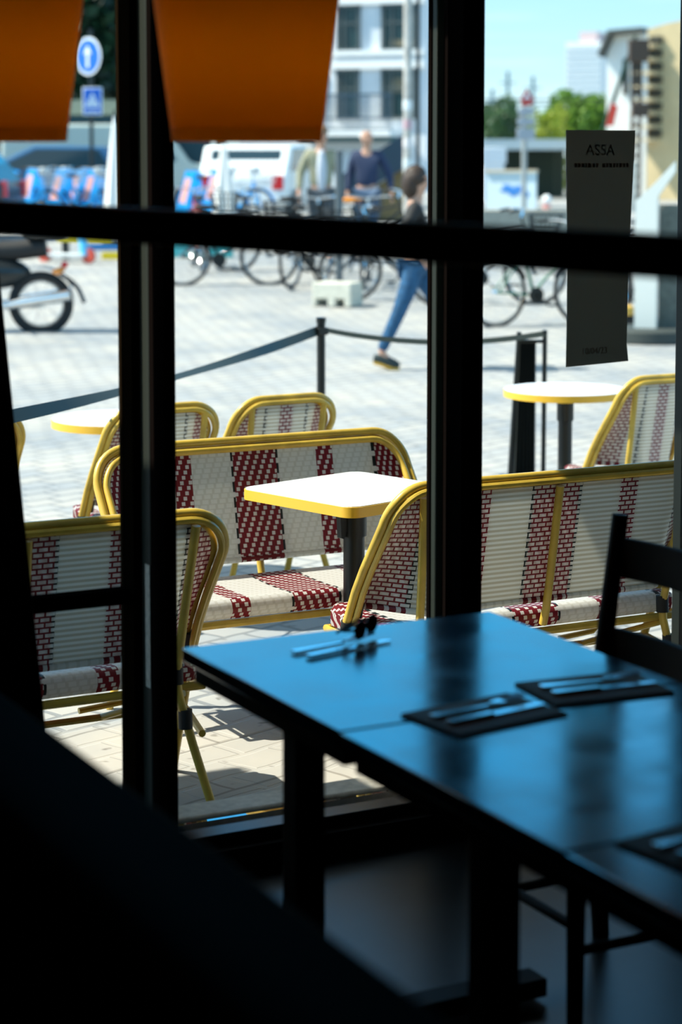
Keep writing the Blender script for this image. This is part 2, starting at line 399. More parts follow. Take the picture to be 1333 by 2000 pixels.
dup(tb, (1.99, 2.765, .05), 0, 'second square dark table from the window, middle one of the row')
dup(tb, (1.99, 2.06, .05), 0, 'square dark table nearest the viewer, cut off at the lower right edge')

TZ = .80
def mat_and_cutlery(c, rot, label_m, labels, mat_=True, seed=0):
    if mat_:
        mm = thing('place_mat', label_m, 'place mat', (c[0], c[1], TZ + .001), rot, 'place mats on the dark tables')
        MB().box((0, 0, .002), (.25, .17, .004)).build('mat', mat('brown_mat', (.16, .075, .035), .7), mm, smooth=False)
        MB().box((0, 0, .0045), (.235, .155, .001)).build('mat_centre', mat('brown_mat_centre', (.19, .09, .045), .7), mm, smooth=False)
    z0 = TZ + (.0075 if mat_ else .003)
    ca, sa = math.cos(rot), math.sin(rot)
    def put(o, x, y, r=0):
        o.location = (c[0] + x * ca - y * sa, c[1] + x * sa + y * ca, z0); o.rotation_euler = (0, 0, rot + r)
    k = thing('knife', labels[0], 'knife', group='table knives')
    bl = MB(); bl.prism([(.0, -.009), (.115, -.009), (.125, 0), (.11, .009), (0, .009)], .002); bl.build('blade', M_steel, k, smooth=False)
    MB().prism([(-.10, -.008), (-.095, -.010), (0, -.008), (0, .008), (-.095, .010), (-.10, .008)], .005).build('handle', M_steel, k, bevel=.0012)
    put(k, 0.0, -.022, .02)
    f = thing('fork', labels[1], 'fork', group='table forks')
    MB().prism([(-.10, -.009), (-.095, -.011), (.03, -.005), (.03, .005), (-.095, .011), (-.10, .009)], .004).build('handle', M_steel, f, bevel=.0012)
    h = MB(); h.prism([(.03, -.004), (.055, -.012), (.062, -.012), (.062, .012), (.055, .012), (.03, .004)], .003, Matrix.Translation((0, 0, .005)))
    for yy in (-.0105, -.0035, .0035, .0105): h.bar((.06, yy, .007), (.105, yy, .013), .003)
    h.build('tines', M_steel, f, smooth=False)
    put(f, .0, .022, -.03)
    return k
mat_and_cutlery((1.90, 3.66), R(12), '', ['steel knife with the cutlery laid on the bare table nearest the window', 'steel fork with the cutlery laid on the bare table nearest the window'], False)
mat_and_cutlery((1.90, 3.09), R(8), 'brown place mat at the left side of the middle table, below the right mullion reflection',
    ['steel knife on the brown mat at the centre of the view', 'steel fork on the brown mat at the centre of the view'])
mat_and_cutlery((2.18, 3.15), R(-6), 'brown place mat in front of the ladder-back chair, on the window side',
    ['steel knife on the brown mat in front of the ladder-back chair', 'steel fork on the brown mat in front of the ladder-back chair'])
mat_and_cutlery((1.84, 2.34), R(8), 'brown place mat nearest the viewer at the lower right edge of the photo',
    ['steel knife on the place mat nearest the viewer, lower right', 'steel fork on the place mat nearest the viewer, lower right'])
sp = thing('folded_sunglasses', 'dark folded sunglasses lying on the cutlery of the table nearest the window', 'sunglasses', (1.985, 3.70, .811), R(40))
MB().ball((-.033, 0, .018), (.028, .008, .02)).ball((.033, 0, .018), (.028, .008, .02)).build('lenses', M_black, sp)
MB().tube([(-.06, 0, .024), (.06, 0, .024)], .004, 8).tube([(-.06, 0, .022), (-.055, .03, .018), (.05, .035, .012)], .003, 8).tube([(.06, 0, .022), (.055, .04, .018), (-.05, .045, .012)], .003, 8).build('frame', M_black, sp)

ch = thing('ladder_back_chair', 'dark wooden ladder-back chair at the right of the tables, two slats showing', 'chair', (2.50, 3.53, .05), R(90))
# local: faces -y after rotation -> local +y faces -X of the room
def lp(x, y, z): return (x, y, z)
for sx in (-1, 1):
    MB().tube([(sx * .19, -.10, .0), (sx * .19, -.07, .45), (sx * .19, -.14, .96)], [.020, .023, .019], 10).build('back_post', M_wood, ch)
    MB().tube([(sx * .18, .22, 0), (sx * .18, .22, .44)], [.018, .022], 10).build('front_leg', M_wood, ch)
MB().box((0, .075, .45), (.42, .34, .035)).build('seat', M_wood, ch, bevel=.01)
for z, y in ((.865, -.125), (.665, -.098)):
    s = MB(); P = [[], [], [], []]
    for i in range(9):
        x = -.19 + .38 * i / 8; b = -.03 * (1 - (x / .19) ** 2)
        for q, (dy, dz) in enumerate(((0, -.045), (0, .045), (-.016, .045), (-.016, -.045))): P[q].append((x, y + b + dy + (z + dz - .7) * -.12 * 0, z + dz))
    for q in range(4): s.grid([P[q], P[(q + 1) % 4]])
    s.build('back_slat', M_wood, ch, bevel=.003)
for z in (.20,): MB().tube([(-.18, .22, z), (.18, .22, z)], .011, 8).build('stretcher', M_wood, ch)
for sx in (-1, 1): MB().tube([(sx * .185, -.09, .15), (sx * .18, .22, .15)], .011, 8).build('stretcher', M_wood, ch)

M_rail = mat('rail_wood', (.075, .040, .012), .7, spec=.1, noise=.2, nscale=9)
rl = thing('wooden_rail', 'dark wooden rail crossing the whole view in front of the window', 'rail', (0, 0, .05))
MB().bar((.80, 4.25, 1.665), (2.15, .93, 1.595), .058).build('crossbar', M_rail, rl, bevel=.008)
MB().bar((.80, 4.25, 0), (.80, 4.25, 1.66), .06).build('end_post', M_rail, rl); MB().bar((2.15, .93, 0), (2.15, .93, 1.59), .06).build('end_post', M_rail, rl)

def lamp(loc, label, power):
    t = thing('pendant_lamp', label, 'lamp', loc, 0, 'amber pendant lamps')
    sm = mat('amber_shade', (.80, .52, .06), .9, transl=.6, noise=.15, nscale=5)
    MB().lathe([(.141, .018), (.172, .26), (.184, .36), (.1835, .36), (.1715, .26), (.1405, .018), (.141, .018)], 40).build('lamp_shade', sm, t)
    MB().lathe([(.1385, -.006), (.1410, .018), (.1405, .018), (.138, -.006), (.1385, -.006)], 40).build('hem', mat('amber_hem', (.92, .74, .30), .9, transl=.75), t)
    MB().tube([(0, 0, .20), (0, 0, 1.16)], .004, 8).build('cord', M_black, t)
    MB().lathe([(.02, .20), (.02, .26), (.012, .28)], 16).build('socket', M_black, t)
    MB().ball((0, 0, .165), (.03, .03, .042)).build('bulb', mat('warm_bulb', (1, .6, .25), .4, emit=(1, .60, .16), es=power), t)
    s = MB()
    for k in range(3):
        a = k * 2.094; s.tube([(0, 0, .335), (.178 * math.cos(a), .178 * math.sin(a), .335)], .002, 6)
    s.build('spider', M_black, t)
lamp((1.60, 3.45, 1.838), 'amber fabric lampshade hanging in the middle, right of the left window post', 6.0)
lamp((1.177, 3.655, 1.838), 'amber fabric lampshade at the upper left corner of the photo', 8.5)

# tall board leaning at the left
bd = MB(); bd.box((-.36, 0, .95), (.72, .05, 1.9))
bo = bd.build('leaning_board', M_black, bevel=.004); bo.location = (1.552, 4.40, .115); bo.rotation_euler = (0, R(-5.1), 0)
tag(bo, 'tall dark board leaning against the window frame at the left edge', 'board')

# sign sheet in the right pane
sg = thing('paper_sign', 'long dark paper sign hung inside the right window pane', 'sign', (3.17, 4.585, 1.245))
ps = MB(); P = [];
for i in range(13):
    z = .632 * i / 12; row = []
    xl, xr = -.100 + (-.004) * z / .6, .098 + (.016) * z / .63
    if i == 0: xr += .006
    for j in range(5):
        x = xl + (xr - xl) * j / 4; row.append((x, .004 * math.sin(z * 7) * (x / .1), z + (.004 if i == 0 else 0) * (x / .1)))
    P.append(row)
ps.grid(P, flip=True); ps.grid([[(x, y + .0015, z) for x, y, z in r] for r in P])
mp_ = mat('grey_paper', (.50, .45, .37), .9, transl=.42); ps.build('sheet', mp_, sg, smooth=False)
def text(body, size, loc, m, parent, name='lettering', rot=(R(90), 0, 0), extr=.0004):
    c = bpy.data.curves.new(name, 'FONT'); c.body = body; c.size = size; c.align_x = 'CENTER'; c.extrude = extr
    o = bpy.data.objects.new('tmp', c); col.objects.link(o); dg = bpy.context.evaluated_depsgraph_get()
    me = bpy.data.meshes.new_from_object(o.evaluated_get(dg)); bpy.data.objects.remove(o)
    q = bpy.data.objects.new(name, me); col.objects.link(q); me.materials.clear(); me.materials.append(m); q.parent = parent; q.location = loc; q.rotation_euler = rot; return q
mi_ = mat('faded_ink', (.38, .34, .28), .9, transl=.25); mr_ = mat('faded_red_ink', (.45, .30, .24), .9, transl=.25)
text('ASSA', .042, (0.0, -.006, .565), mi_, sg)
text('10/04/23', .024, (-.012, -.006, .030), mr_, sg)
lines = MB()
x = -.085
for wd in (.012, .010, .013, .009, .014, .012, .010, -.01, .012, .010, .013, .011, .009, .013, .010, .011):
    if wd > 0: lines.box((x + wd / 2, -.006, .538), (wd * .7, .001, .011))
    x += abs(wd)
lines.build('line_of_faded_print', mr_, sg, smooth=False)

# ------------------------------------------------------------------ terrace: cane benches and chairs
def cane_seat(name, label, cat, Wd, bars, legs_x, wm, group):
    t = thing(name, label, cat, (0, 0, 0), 0, group); h = Wd / 2; r0 = .125
    def yrim(z):
        pts = [(.0, .40), (.415, .20), (.57, .116), (.674, .035), (.777, -.045), (.86, -.085), (.92, -.095)]
        for (a, ya), (b, yb) in zip(pts, pts[1:]):
            if z <= b: return ya + (yb - ya) * (z - a) / (b - a)
        return pts[-1][1]
    def rimpath(inset, zc=.90, zlow=0., splay=.02):
        w = h - inset; zt = zc - inset; r = r0 - inset * .5
        half = []
        n = 10
        for i in range(n + 1):                                   # corner from top to side
            a = R(90 - 90 * i / n); half.append((w - r + r * math.cos(a), zt - r + r * math.sin(a)))
        zz = zt - r
        side = [z for z in (.70, .62, .54, .46, .40, .30, .20, .10, 0.) if z < zz - .02 and z >= zlow - 1e-6]
        half += [(w + (splay * (.42 - z) / .42 if z < .42 else 0), z) for z in side]
        right = [Vector((x, yrim(z), z)) for x, z in half]
        left = [Vector((-p.x, p.y, p.z)) for p in reversed(right)]
        return left + right
    MB().tube(rimpath(0), .0145, 10).build('rim', M_bamboo, t)
    MB().tube([p + Vector((0, .012, -.0)) for p in rimpath(.027, zlow=.46)], .0125, 10).build('inner_rim', M_bamboo, t)
    MB().tube([p + Vector((0, -.022, .0)) for p in rimpath(.016, zlow=.30)], .0105, 8).build('outer_rim', M_bamboo, t)
    # woven back
    nu, nv = 48, 16; hw = h - .028; F = []; B = []; U = []
    for i in range(nu + 1):
        s = -1 + 2 * i / nu; x = s * hw; ax = abs(x); e = max(0, ax - (hw - .15)) / .15; k = e * e * (3 - 2 * e)
        c = max(0, ax - (hw - .11)); zt = .868 - (.11 - math.sqrt(max(0, .11 ** 2 - c ** 2)))
        rf, rb, ru = [], [], []
        for j in range(nv + 1):
            z = .488 + (zt - .488) * j / nv; yb = -.012 - .078 * (z - .475) / .39
            y = yb + k * (yrim(z) + .004 - yb)
            rf.append((x, y + .003, z)); rb.append((x, y - .003, z)); ru.append((x + (.05 * k if x > 0 else -.05 * k), z))
        F.append(rf); B.append(rb); U.append(ru)
    m = MB(); m.grid(F, U, 0, True); m.grid(B, U, 1)
    for q in range(2): pass
    for jj in (0, nv): m.grid([[F[i][jj] for i in range(nu + 1)], [B[i][jj] for i in range(nu + 1)]], [[U[i][jj] for i in range(nu + 1)]] * 2, 0, jj == 0)
    m.build('back_panel', list(wm), t)
    ed = [Vector(F[i][0]) + Vector((0, -.003, -.004)) for i in range(nu + 1)]
    mm = MB(); P = []; UU = []
    for k8 in range(9):
        a = 2 * math.pi * k8 / 8; P.append([(p.x, p.y + .011 * math.cos(a), p.z + .011 * math.sin(a)) for p in ed]); UU.append([(U[i][0][0], .002 * k8) for i in range(nu + 1)])
    mm.grid(P, UU); mm.build('panel_roll', wm[0], t)
    # rear supports / legs
    for x in bars:
        leg = abs(x) > .05
        pts = [(x * 1.06, -.105, .865), (x, -.035, .47), (x, -.012, .40)]
        if leg:
            sg_ = 1 if x > 0 else -1
            pts += [(x + sg_ * .03, -.02, .27), (x + sg_ * .11, -.035, 0)]
        o = MB().tube(smoothpath(pts, 1), .0135, 10).build('rear_leg' if leg else 'back_support', M_bamboo, t)
        if leg:
            for z, xx in ((.42, x), (.285, x + (1 if x > 0 else -1) * .028)):
                MB().tube([(xx, -.02, z - .028), (xx, -.017, z + .028)], .021, 10).build('binding', M_rubber, t)
    for sx in (-1, 1):
        MB().tube([(sx * (h - .024), yrim(.47) + .004, .45), (sx * (h - .024), yrim(.50) + .004, .495)], .019, 10).build('binding', M_rubber, t)
        MB().tube([(sx * h, yrim(.40) - .004, .375), (sx * h, yrim(.43), .43)], .020, 10).build('binding', M_rubber, t)
    # seat: rolled edges, woven
    P = []; UU = []; ws = h - .035; prof = []
    y0, y1, zt, zb, rr = .025, .42, .445, .378, .032
    prof += [(y0 + .02, zb)] + [(y0 + rr + rr * math.cos(R(a)), zt - rr + rr * math.sin(R(a))) for a in (230, 200, 170, 140, 115, 90)]
    prof += [(y0 + (y1 - y0) * q, zt - .006 * math.sin(math.pi * q)) for q in (.25, .5, .75)]
    prof += [(y1 - rr + rr * math.cos(R(a)), zt - rr + rr * math.sin(R(a))) for a in (90, 65, 40, 10, -20, -50)] + [(y1 - .02, zb)]
    nx = 40; acc = [0]
    for (a, b), (c, d) in zip(prof, prof[1:]): acc.append(acc[-1] + math.hypot(c - a, d - b))
    for i in range(nx + 1):
        s = -1 + 2 * i / nx; x = s * ws; ax = abs(x); c = max(0, ax - (ws - .05)); sh = .05 - math.sqrt(max(0, .05 ** 2 - c ** 2))
        P.append([(x, min(max(y, y0 + sh * .9), y1 - sh * .9), z - (sh * .35 if z > .41 else 0)) for y, z in prof]); UU.append([(x, q) for q in acc])
    m = MB(); m.grid(P, UU, 0, True)
    for e in (0, nx):
        pp = P[e]; n = len(pp); o = m.add(pp, [tuple(range(n)) if e == 0 else tuple(reversed(range(n)))])
        for q in range(n): m.uv[o + q] = UU[e][q]
    o = m.add([P[0][0], P[nx][0], P[nx][-1], P[0][-1]], [(0, 1, 2, 3)])
    m.build('seat', wm[0], t)
    fw = h - .03
    MB().tube([(-fw, .04, .362), (fw, .04, .362), (fw, .40, .362), (-fw, .40, .362)], .0135, 8, True).build('seat_frame', M_bamboo, t)
    MB().tube([(-fw - .02, .28, .235), (fw + .02, .28, .235)], .011, 8).build('stretcher', M_bamboo, t)
    for sx in (-1, 1):
        MB().tube([(sx * (h - .08 + .02), -.02, .235), (sx * (h + .01), .275, .235)], .011, 8).build('stretcher', M_bamboo, t)
        MB().tube([(sx * (h - .10), .02, .35), (sx * (h - .26), .28, .235)], .010, 8).build('brace', M_bamboo, t)
        MB().tube([(sx * (h - .03), .36, .355), (sx * (h - .16), .36, .25), (sx * (h - .30), .36, .24)], .010, 8).build('brace', M_bamboo, t)
    return t
bench = cane_seat('cane_bench', 'two-seat woven cane bench behind the left window, back to the glass', 'bench', 1.22, (-.47, 0, .47), None, WB, 'red and white cane benches')
bench.location = (1.785, 5.38, G0)
dup(bench, (3.595, 5.50, G0), 0, 'two-seat woven cane bench at the right, back to the glass, behind the ladder-back chair')
dup(bench, (3.08, 6.51, G0), R(180), 'two-seat woven cane bench facing the window behind the square white café table')
chair = cane_seat('cane_chair', 'woven cane chair behind the bench, nearest the barrier post', 'chair', .50, (-.165, .165), None, WC, 'red and white cane chairs')
chair.location = (3.75, 7.80, G0); chair.rotation_euler = (0, 0, R(4))
dup(chair, (3.172, 7.74, G0), R(2), 'woven cane chair behind the bench, beside the left window post')
dup(chair, (2.375, 7.86, G0), R(0), 'woven cane chair at far left, only its rounded corner showing beside the leaning board')
dup(chair, (5.65, 7.72, G0), R(2), 'woven cane chair at far right beside the round white table')

def bistro_table(label, loc, rz, outline, group, lift=0.):
    t = thing('bistro_table', label, 'table', loc, rz, group)
    MB().prism(outline(.0), .012, Matrix.Translation((0, 0, .728))).build('table_top', M_white, t, smooth=False)
    n = len(outline(0)); m = MB(); a = outline(.004); b = outline(-.002)
    m.prism(a, .034, Matrix.Translation((0, 0, .703))); m.build('edge_band', M_brass, t, angle=30)
    MB().lathe([(.043, .58), (.043, .69), (.10, .70), (.10, .7025)], 24).lathe([(.036, .06), (.036, .60)], 24).build('pedestal', M_iron, t)
    MB().prism([(-.075, .70), (-.045, .70), (-.04, .60), (-.055, .575), (-.068, .58)], .02, Matrix(((1, 0, 0, 0), (0, 0, 1, -.01), (0, 1, 0, 0), (0, 0, 0, 1)))).build('folding_lever', M_iron, t, smooth=False)
    for k in range(4):
        a = R(45 + 90 * k); c, s = math.cos(a), math.sin(a)
        MB().tube([(.02 * c, .02 * s, .09), (.15 * c, .15 * s, .05), (.26 * c, .26 * s, .012 - lift)], [.028, .022, .012], 10).build('foot', M_iron, t)
    return t
def sq(o):
    h = .272 + o; r = .05; out = []
    for cx, cy, a0 in ((h - r, h - r, 0), (-h + r, h - r, 90), (-h + r, -h + r, 180), (h - r, -h + r, 270)): out += arc((cx, cy), r, a0, a0 + 90, 6)
    return out
def rnd(o): return [((.31 + o) * math.cos(a * math.pi / 24), (.31 + o) * math.sin(a * math.pi / 24)) for a in range(48)]
bt = bistro_table('square white café table with yellow edge in front of the middle bench', (3.178, 6.01, G0 + .060), R(16), sq, 'white café tables', .058)
bistro_table('round white café table with yellow edge at far left', (3.35, 8.58, G0), 0, rnd, 'white café tables')
bistro_table('round white café table with yellow edge at far right beside a cane chair', (5.77, 8.62, G0), R(60), rnd, 'white café tables')

# barrier
bp = at(628, 620, 11.2)
bpst = thing('barrier_post', 'slim black barrier post standing behind the cane chairs', 'post', (bp.x, bp.y, gd(11.2)))
hp = bp.z - gd(11.2)
MB().tube([(0, 0, .02), (0, 0, hp - .01)], .0235, 14).lathe([(.024, hp - .03), (.027, hp - .028), (.027, hp), (.0, hp)], 14).build('pole', M_iron, bpst)
MB().lathe([(.17, 0), (.17, .012), (.04, .03), (.03, .05)], 24).build('base', M_iron, bpst); MB().box((0, 0, hp - .075), (.062, .062, .04)).build('clip', M_iron, bpst, bevel=.004)
def strap(name, label, A, B, sag, wid, tw, n=24):
    m = MB(); P = [[], []]; d = (B - A); dz = Vector((0, 0, 1)); side = Vector((-d.y, d.x, 0)).normalized()
    for i in range(n + 1):
        s = i / n; p = A + d * s - dz * sag * 4 * s * (1 - s); a = tw(s)
        u = dz * math.cos(a) + side * math.sin(a)
        P[0].append(p - u * wid / 2); P[1].append(p + u * wid / 2)
    th = side * .002
    m.grid(P); m.grid([[p + th for p in r] for r in P], flip=True)
    tag(m.build(name, mat('dark_strap', (.010, .020, .016), .6)), label, 'strap', 'barrier straps')
strap('barrier_strap', 'black barrier strap running from the post down to the left', at(20, 814, 7.4), at(622, 646, 11.2), .03, .05, lambda s: .2 + 1.1 * math.sin(min(1, s * 1.15) * math.pi) if s < .87 else .2)
strap('barrier_strap', 'black barrier strap between the slim post and the folded screen at right', at(634, 644, 11.25), at(1068, 651, 11.7), .06, .045, lambda s: .9)
fs = ground(1035, 11.7)
scn = thing('folded_screen', 'folded dark pleated windbreak standing between two slim poles', 'screen', (fs.x, fs.y, gd(11.7)), -YAW)
s_ = 11.7 / FPX
hh = at(1018, 648, 11.7).z - gd(11.7)
MB().tube([(-.100, 0, 0), (-.050, 0, hh)], .014, 10).build('pole', M_iron, scn); MB().tube([(.095, 0, 0), (.098, 0, hh + .01)], .014, 10).build('pole', M_iron, scn)
m = MB(); P = [[], []]
for i in range(13):
    x = -.055 + .105 * i / 12; y = .02 * (-1) ** i; P[0].append((x * 1.25 - .012, y - .01, .03)); P[1].append((x, y, hh - .06 + (.012 if i % 2 else 0)))
m.grid(P); m.grid([[(x, y + .03, z) for x, y, z in r] for r in P], flip=True)
m.build('pleated_cloth', mat('black_cloth', (.008, .012, .010), .7), scn, smooth=False)
MB().bar((-.055, 0, hh - .055), (.10, 0, hh - .055), .02).build('top_bar', M_iron, scn)
MB().box((0, 0, .015), (.30, .25, .03)).build('base', M_iron, scn, bevel=.005)

# ------------------------------------------------------------------ square: vehicles, bikes, street furniture
FACE = -YAW                                   # a thing turned with its local x to the right of the view
def put(o, px, d, rz=0., dz=0.):
    p = ground(px, d); o.location = (p.x, p.y, p.z + dz); o.rotation_euler = (0, 0, FACE + rz); return o
M_blue = mat('share_bike_blue', (.01, .34, .80), .35); M_pink = mat('pink_sticker', (.85, .42, .36), .5); M_palegrey = mat('pale_grey_plastic', (.45, .50, .52), .4)
M_dark = mat('dark_bike_paint', (.015, .018, .018), .35); M_teal = mat('teal_plastic', (.05, .45, .45), .4)
def wheel(t, x, r=.335, w=.020, spokes=12, name='wheel', y=0., fat=.02):
    o = MB().tube([(x + r * math.cos(a * math.pi / 16), y, r + .0 + r * math.sin(a * math.pi / 16) + w - w) for a in range(32)], w, 8, True).build(name, M_rubber, t)
    s = MB(); s.tube([(x, y - .04, r), (x, y + .04, r)], fat, 8)
    s.tube([(x + (r - w * 1.2) * math.cos(a * math.pi / 16), y, r + (r - w * 1.2) * math.sin(a * math.pi / 16)) for a in range(32)], .008, 6, True)
    for k in range(spokes):
        a = 2 * math.pi * k / spokes; s.tube([(x, y, r), (x + (r - .02) * math.cos(a), y, r + (r - .02) * math.sin(a))], .0022, 4)
    s.build('rim_and_spokes', M_chrome, o); return o
def bike(label, share=False, frame=M_dark, basket=True, group=None, saddle=M_rubber):
    t = thing('bicycle', label, 'bicycle', group=group)
    wheel(t, -.53, .34, .022); wheel(t, .53, .34, .022)
    f = MB()
    if share: f.tube(smoothpath([(.42, 0, .80), (.28, 0, .50), (.0, 0, .34), (-.16, 0, .34)], 2), .034, 10)
    else: f.tube([(.40, 0, .80), (-.10, 0, .30)], .017, 8).tube([(.39, 0, .86), (-.20, 0, .74)], .015, 8)
    f.tube([(-.08, 0, .30), (-.22, 0, .86)], .018, 8).tube([(-.53, .06, .34), (-.20, .02, .74)], .010, 8).tube([(-.53, -.06, .34), (-.20, -.02, .74)], .010, 8)
    f.tube([(-.53, .06, .34), (-.08, .03, .30)], .011, 8).tube([(-.53, -.06, .34), (-.08, -.03, .30)], .011, 8)
    f.tube([(.37, 0, .98), (.42, 0, .78), (.44, .05, .68), (.53, .055, .34)], .014, 8).tube([(.43, 0, .74), (.44, -.05, .68), (.53, -.055, .34)], .013, 8)
    f.build('frame', frame, t)
    h = MB().tube(smoothpath([(.25, .30, 1.04), (.34, .24, 1.06), (.40, .06, 1.03), (.40, -.06, 1.03), (.34, -.24, 1.06), (.25, -.30, 1.04)], 2), .012, 8).tube([(.37, 0, .96), (.40, 0, 1.03)], .016, 8).build('handlebar', M_chrome, t)
    MB().tube([(.29, .28, 1.05), (.19, .32, 1.03)], .017, 8).tube([(.29, -.28, 1.05), (.19, -.32, 1.03)], .017, 8).build('grip', M_rubber, h)
    s = MB(); s.ball((-.25, 0, .93), (.13, .075, .035)); s.ball((-.17, 0, .93), (.10, .04, .03)); s.build('saddle', saddle, t)
    c = MB(); c.lathe([(.085, -.01), (.085, .01), (.02, .01), (.02, -.01), (.085, -.01)], 20, (-.08, -.06, .30), Matrix.Rotation(R(90), 3, 'X')); c.bar((-.08, -.08, .30), (.06, -.08, .20), .02, .01); c.bar((-.08, .08, .30), (-.22, .08, .40), .02, .01)
    c.box((.07, -.12, .20), (.09, .08, .02)).box((-.23, .12, .40), (.09, .08, .02)); c.build('crank_and_pedals', M_iron, t)
    for x in (.53, -.53):
        P = [[], []]
        for a in range(20, 170, 10):
            for q, y in ((0, -.028), (1, .028)): P[q].append((x + .372 * math.cos(R(a)), y, .34 + .372 * math.sin(R(a))))
        m = MB(); m.grid(P); m.grid([[(p[0], p[1], p[2] + .004) for p in r] for r in P], flip=True); m.build('mudguard', M_blue if share else M_iron, t)
    if share:
        for y in (-.075, .075):
            g_ = MB(); g_.prism([(-.78, .30), (-.52, .22), (-.26, 1.00), (-.50, 1.04)], .012, Matrix(((1, 0, 0, 0), (0, 0, 1, y), (0, 1, 0, 0), (0, 0, 0, 1))))
            go_ = g_.build('rear_panel', M_blue, t, smooth=False)
            yy = y - .004 if y < 0 else y + .013
            MB().prism([(-.66, .52), (-.52, .49), (-.37, .90), (-.50, .92)], .003, Matrix(((1, 0, 0, 0), (0, 0, 1, yy), (0, 1, 0, 0), (0, 0, 0, 1)))).build('sticker', M_pink, go_, smooth=False)
        MB().box((.42, 0, 1.0), (.12, .16, .12)).build('display_unit', M_palegrey, t, bevel=.02)
    if basket:
        b = MB(); z0, z1 = .76, 1.0
        cs0 = [(.50, -.13), (.76, -.13), (.76, .13), (.50, .13)]; cs1 = [(.48, -.17), (.82, -.17), (.82, .17), (.48, .17)]
        for zz in (0, .33, .66, 1):
            b.tube([(a[0] + (c_[0] - a[0]) * zz, a[1] + (c_[1] - a[1]) * zz, z0 + (z1 - z0) * zz) for a, c_ in zip(cs0, cs1)], .005, 6, True)
        for i in range(4):
            a0, a1, c0, c1 = cs0[i], cs0[(i + 1) % 4], cs1[i], cs1[(i + 1) % 4]
            for q in range(6):
                k = q / 6; b.tube([(a0[0] + (a1[0] - a0[0]) * k, a0[1] + (a1[1] - a0[1]) * k, z0), (c0[0] + (c1[0] - c0[0]) * k, c0[1] + (c1[1] - c0[1]) * k, z1)], .004, 5)
        b.build('basket', M_palegrey if share else M_iron, t)
    return t
sb = bike('blue share bicycle in the far row, leftmost beside the dark car', True, M_blue, True, 'blue share bicycles')
put(sb, 52, 34, R(-38))
sblist = [(98, 37.0, R(-40), 'blue share bicycle, second of the far row from the dark car'), (158, 34.0, R(-38), 'blue share bicycle, third of the far row from the dark car'),
          (190, 36.9, R(-40), 'blue share bicycle, fourth of the far row, under the square sign'), (222, 34.0, R(-38), 'blue share bicycle, last of the far row beside the white folded parasol'),
          (412, 33.2, R(-42), 'blue share bicycle right of the left window post, handlebar in front of a pale van'), (462, 35.3, R(-40), 'blue share bicycle, right one of the two beside the pale van')]
for px, d, rz, lb in sblist: put(copy_tree(sb), px, d, rz)['label'] = lb
cb = bike('dark bicycle with big wheels parked left, below the rail and near the left window post', frame=M_dark, group='parked city bicycles')
put(cb, 440, 24.6, R(8))
M_green_b = mat('green_bike_paint', (.03, .16, .10), .4); M_red_b = mat('red_bike_paint', (.35, .03, .02), .4); M_or = mat('orange_saddle_cover', (.85, .28, .01), .6)
cblist = [(535, 26.2, R(172), 'dark bicycle second from the left window post, below the rail'), (600, 24.6, R(70), 'dark bicycle left of the grey pole, turned end-on to the viewer'),
          (716, 24.6, R(86), 'dark bicycle behind the concrete block'),
          (778, 23.0, R(178), 'dark bicycle behind the walking woman'), (955, 22.6, R(5), 'dark bicycle just right of the middle window post'),
          (1225, 21.2, R(85), 'dark bicycle behind the yellow machine at the right')]
for px, d, rz, lb in cblist: put(copy_tree(cb), px, d, rz)['label'] = lb
ob = bike('dark bicycle with an orange saddle cover between the two men', frame=M_dark, basket=False, saddle=M_or); put(ob, 722, 25.9, R(2))
gb = bike('green-framed bicycle left of the paper sign, behind the folded screen', frame=M_green_b, basket=True); put(gb, 1058, 20.9, R(28))
rb = bike('red-framed bicycle beside the teal kerb, next to the left window post', frame=M_red_b, basket=False); put(rb, 385, 26.5, R(100))

# motorbike at left, its rear wheel showing
mb = thing('motorbike', 'dark motorbike with a top case parked at the left, rear wheel toward the middle', 'motorbike'); put(mb, -35, 20.2, R(182))
wr = wheel(mb, -.56, .275, .048, 10, fat=.05); wheel(mb, .64, .275, .042, 10, fat=.05)
M_sc = mat('dark_motorbike_paint', (.012, .016, .016), .25)
m = MB(); m.ball((-.05, 0, .58), (.42, .15, .17)); m.ball((.22, 0, .72), (.26, .15, .16)); m.build('body', M_sc, mb)
MB().tube(smoothpath([(.12, 0, .80), (-.25, 0, .79), (-.62, 0, .84)], 2), [.10] * 9, 10).build('seat', M_rubber, mb)
m = MB(); P = [[], []]
for a in range(25, 150, 8):
    for q, y in ((0, -.08), (1, .08)): P[q].append((-.56 - .34 * math.cos(R(a)), y, .275 + .34 * math.sin(R(a)) + .02))
m.grid(P); m.grid([[(x, y, z + .012) for x, y, z in r] for r in P], flip=True); m.tube(smoothpath([(-.70, 0, .60), (-.92, 0, .46), (-.99, 0, .28)], 2), .022, 8)
m.build('rear_mudguard', M_sc, mb)
MB().tube([(.05, .13, .26), (-.25, .15, .27), (-.40, .16, .30), (-.86, .17, .37)], [.025, .035, .055, .058], 12).build('exhaust', M_chrome, mb)
MB().tube([(.05, -.13, .26), (-.25, -.15, .27), (-.40, -.16, .30), (-.86, -.17, .37)], [.025, .035, .055, .058], 12).build('exhaust', M_chrome, mb)
tcase = MB().box((-.62, 0, 1.04), (.44, .44, .24)).build('top_case', M_sc, mb, bevel=.06)
MB().box((-.845, 0, 1.10), (.02, .30, .06)).build('reflector', mat('red_plastic', (.6, .01, .01), .3), tcase, bevel=.01)
MB().box((-.80, 0, .66), (.06, .14, .06)).build('tail_light', mat('red_plastic', (.6, .01, .01), .3), mb, bevel=.015)
for y in (-.15, .15): MB().ball((-.74, y, .60), (.05, .03, .03)).build('indicator', mat('orange_plastic', (.9, .30, .05), .3), mb)
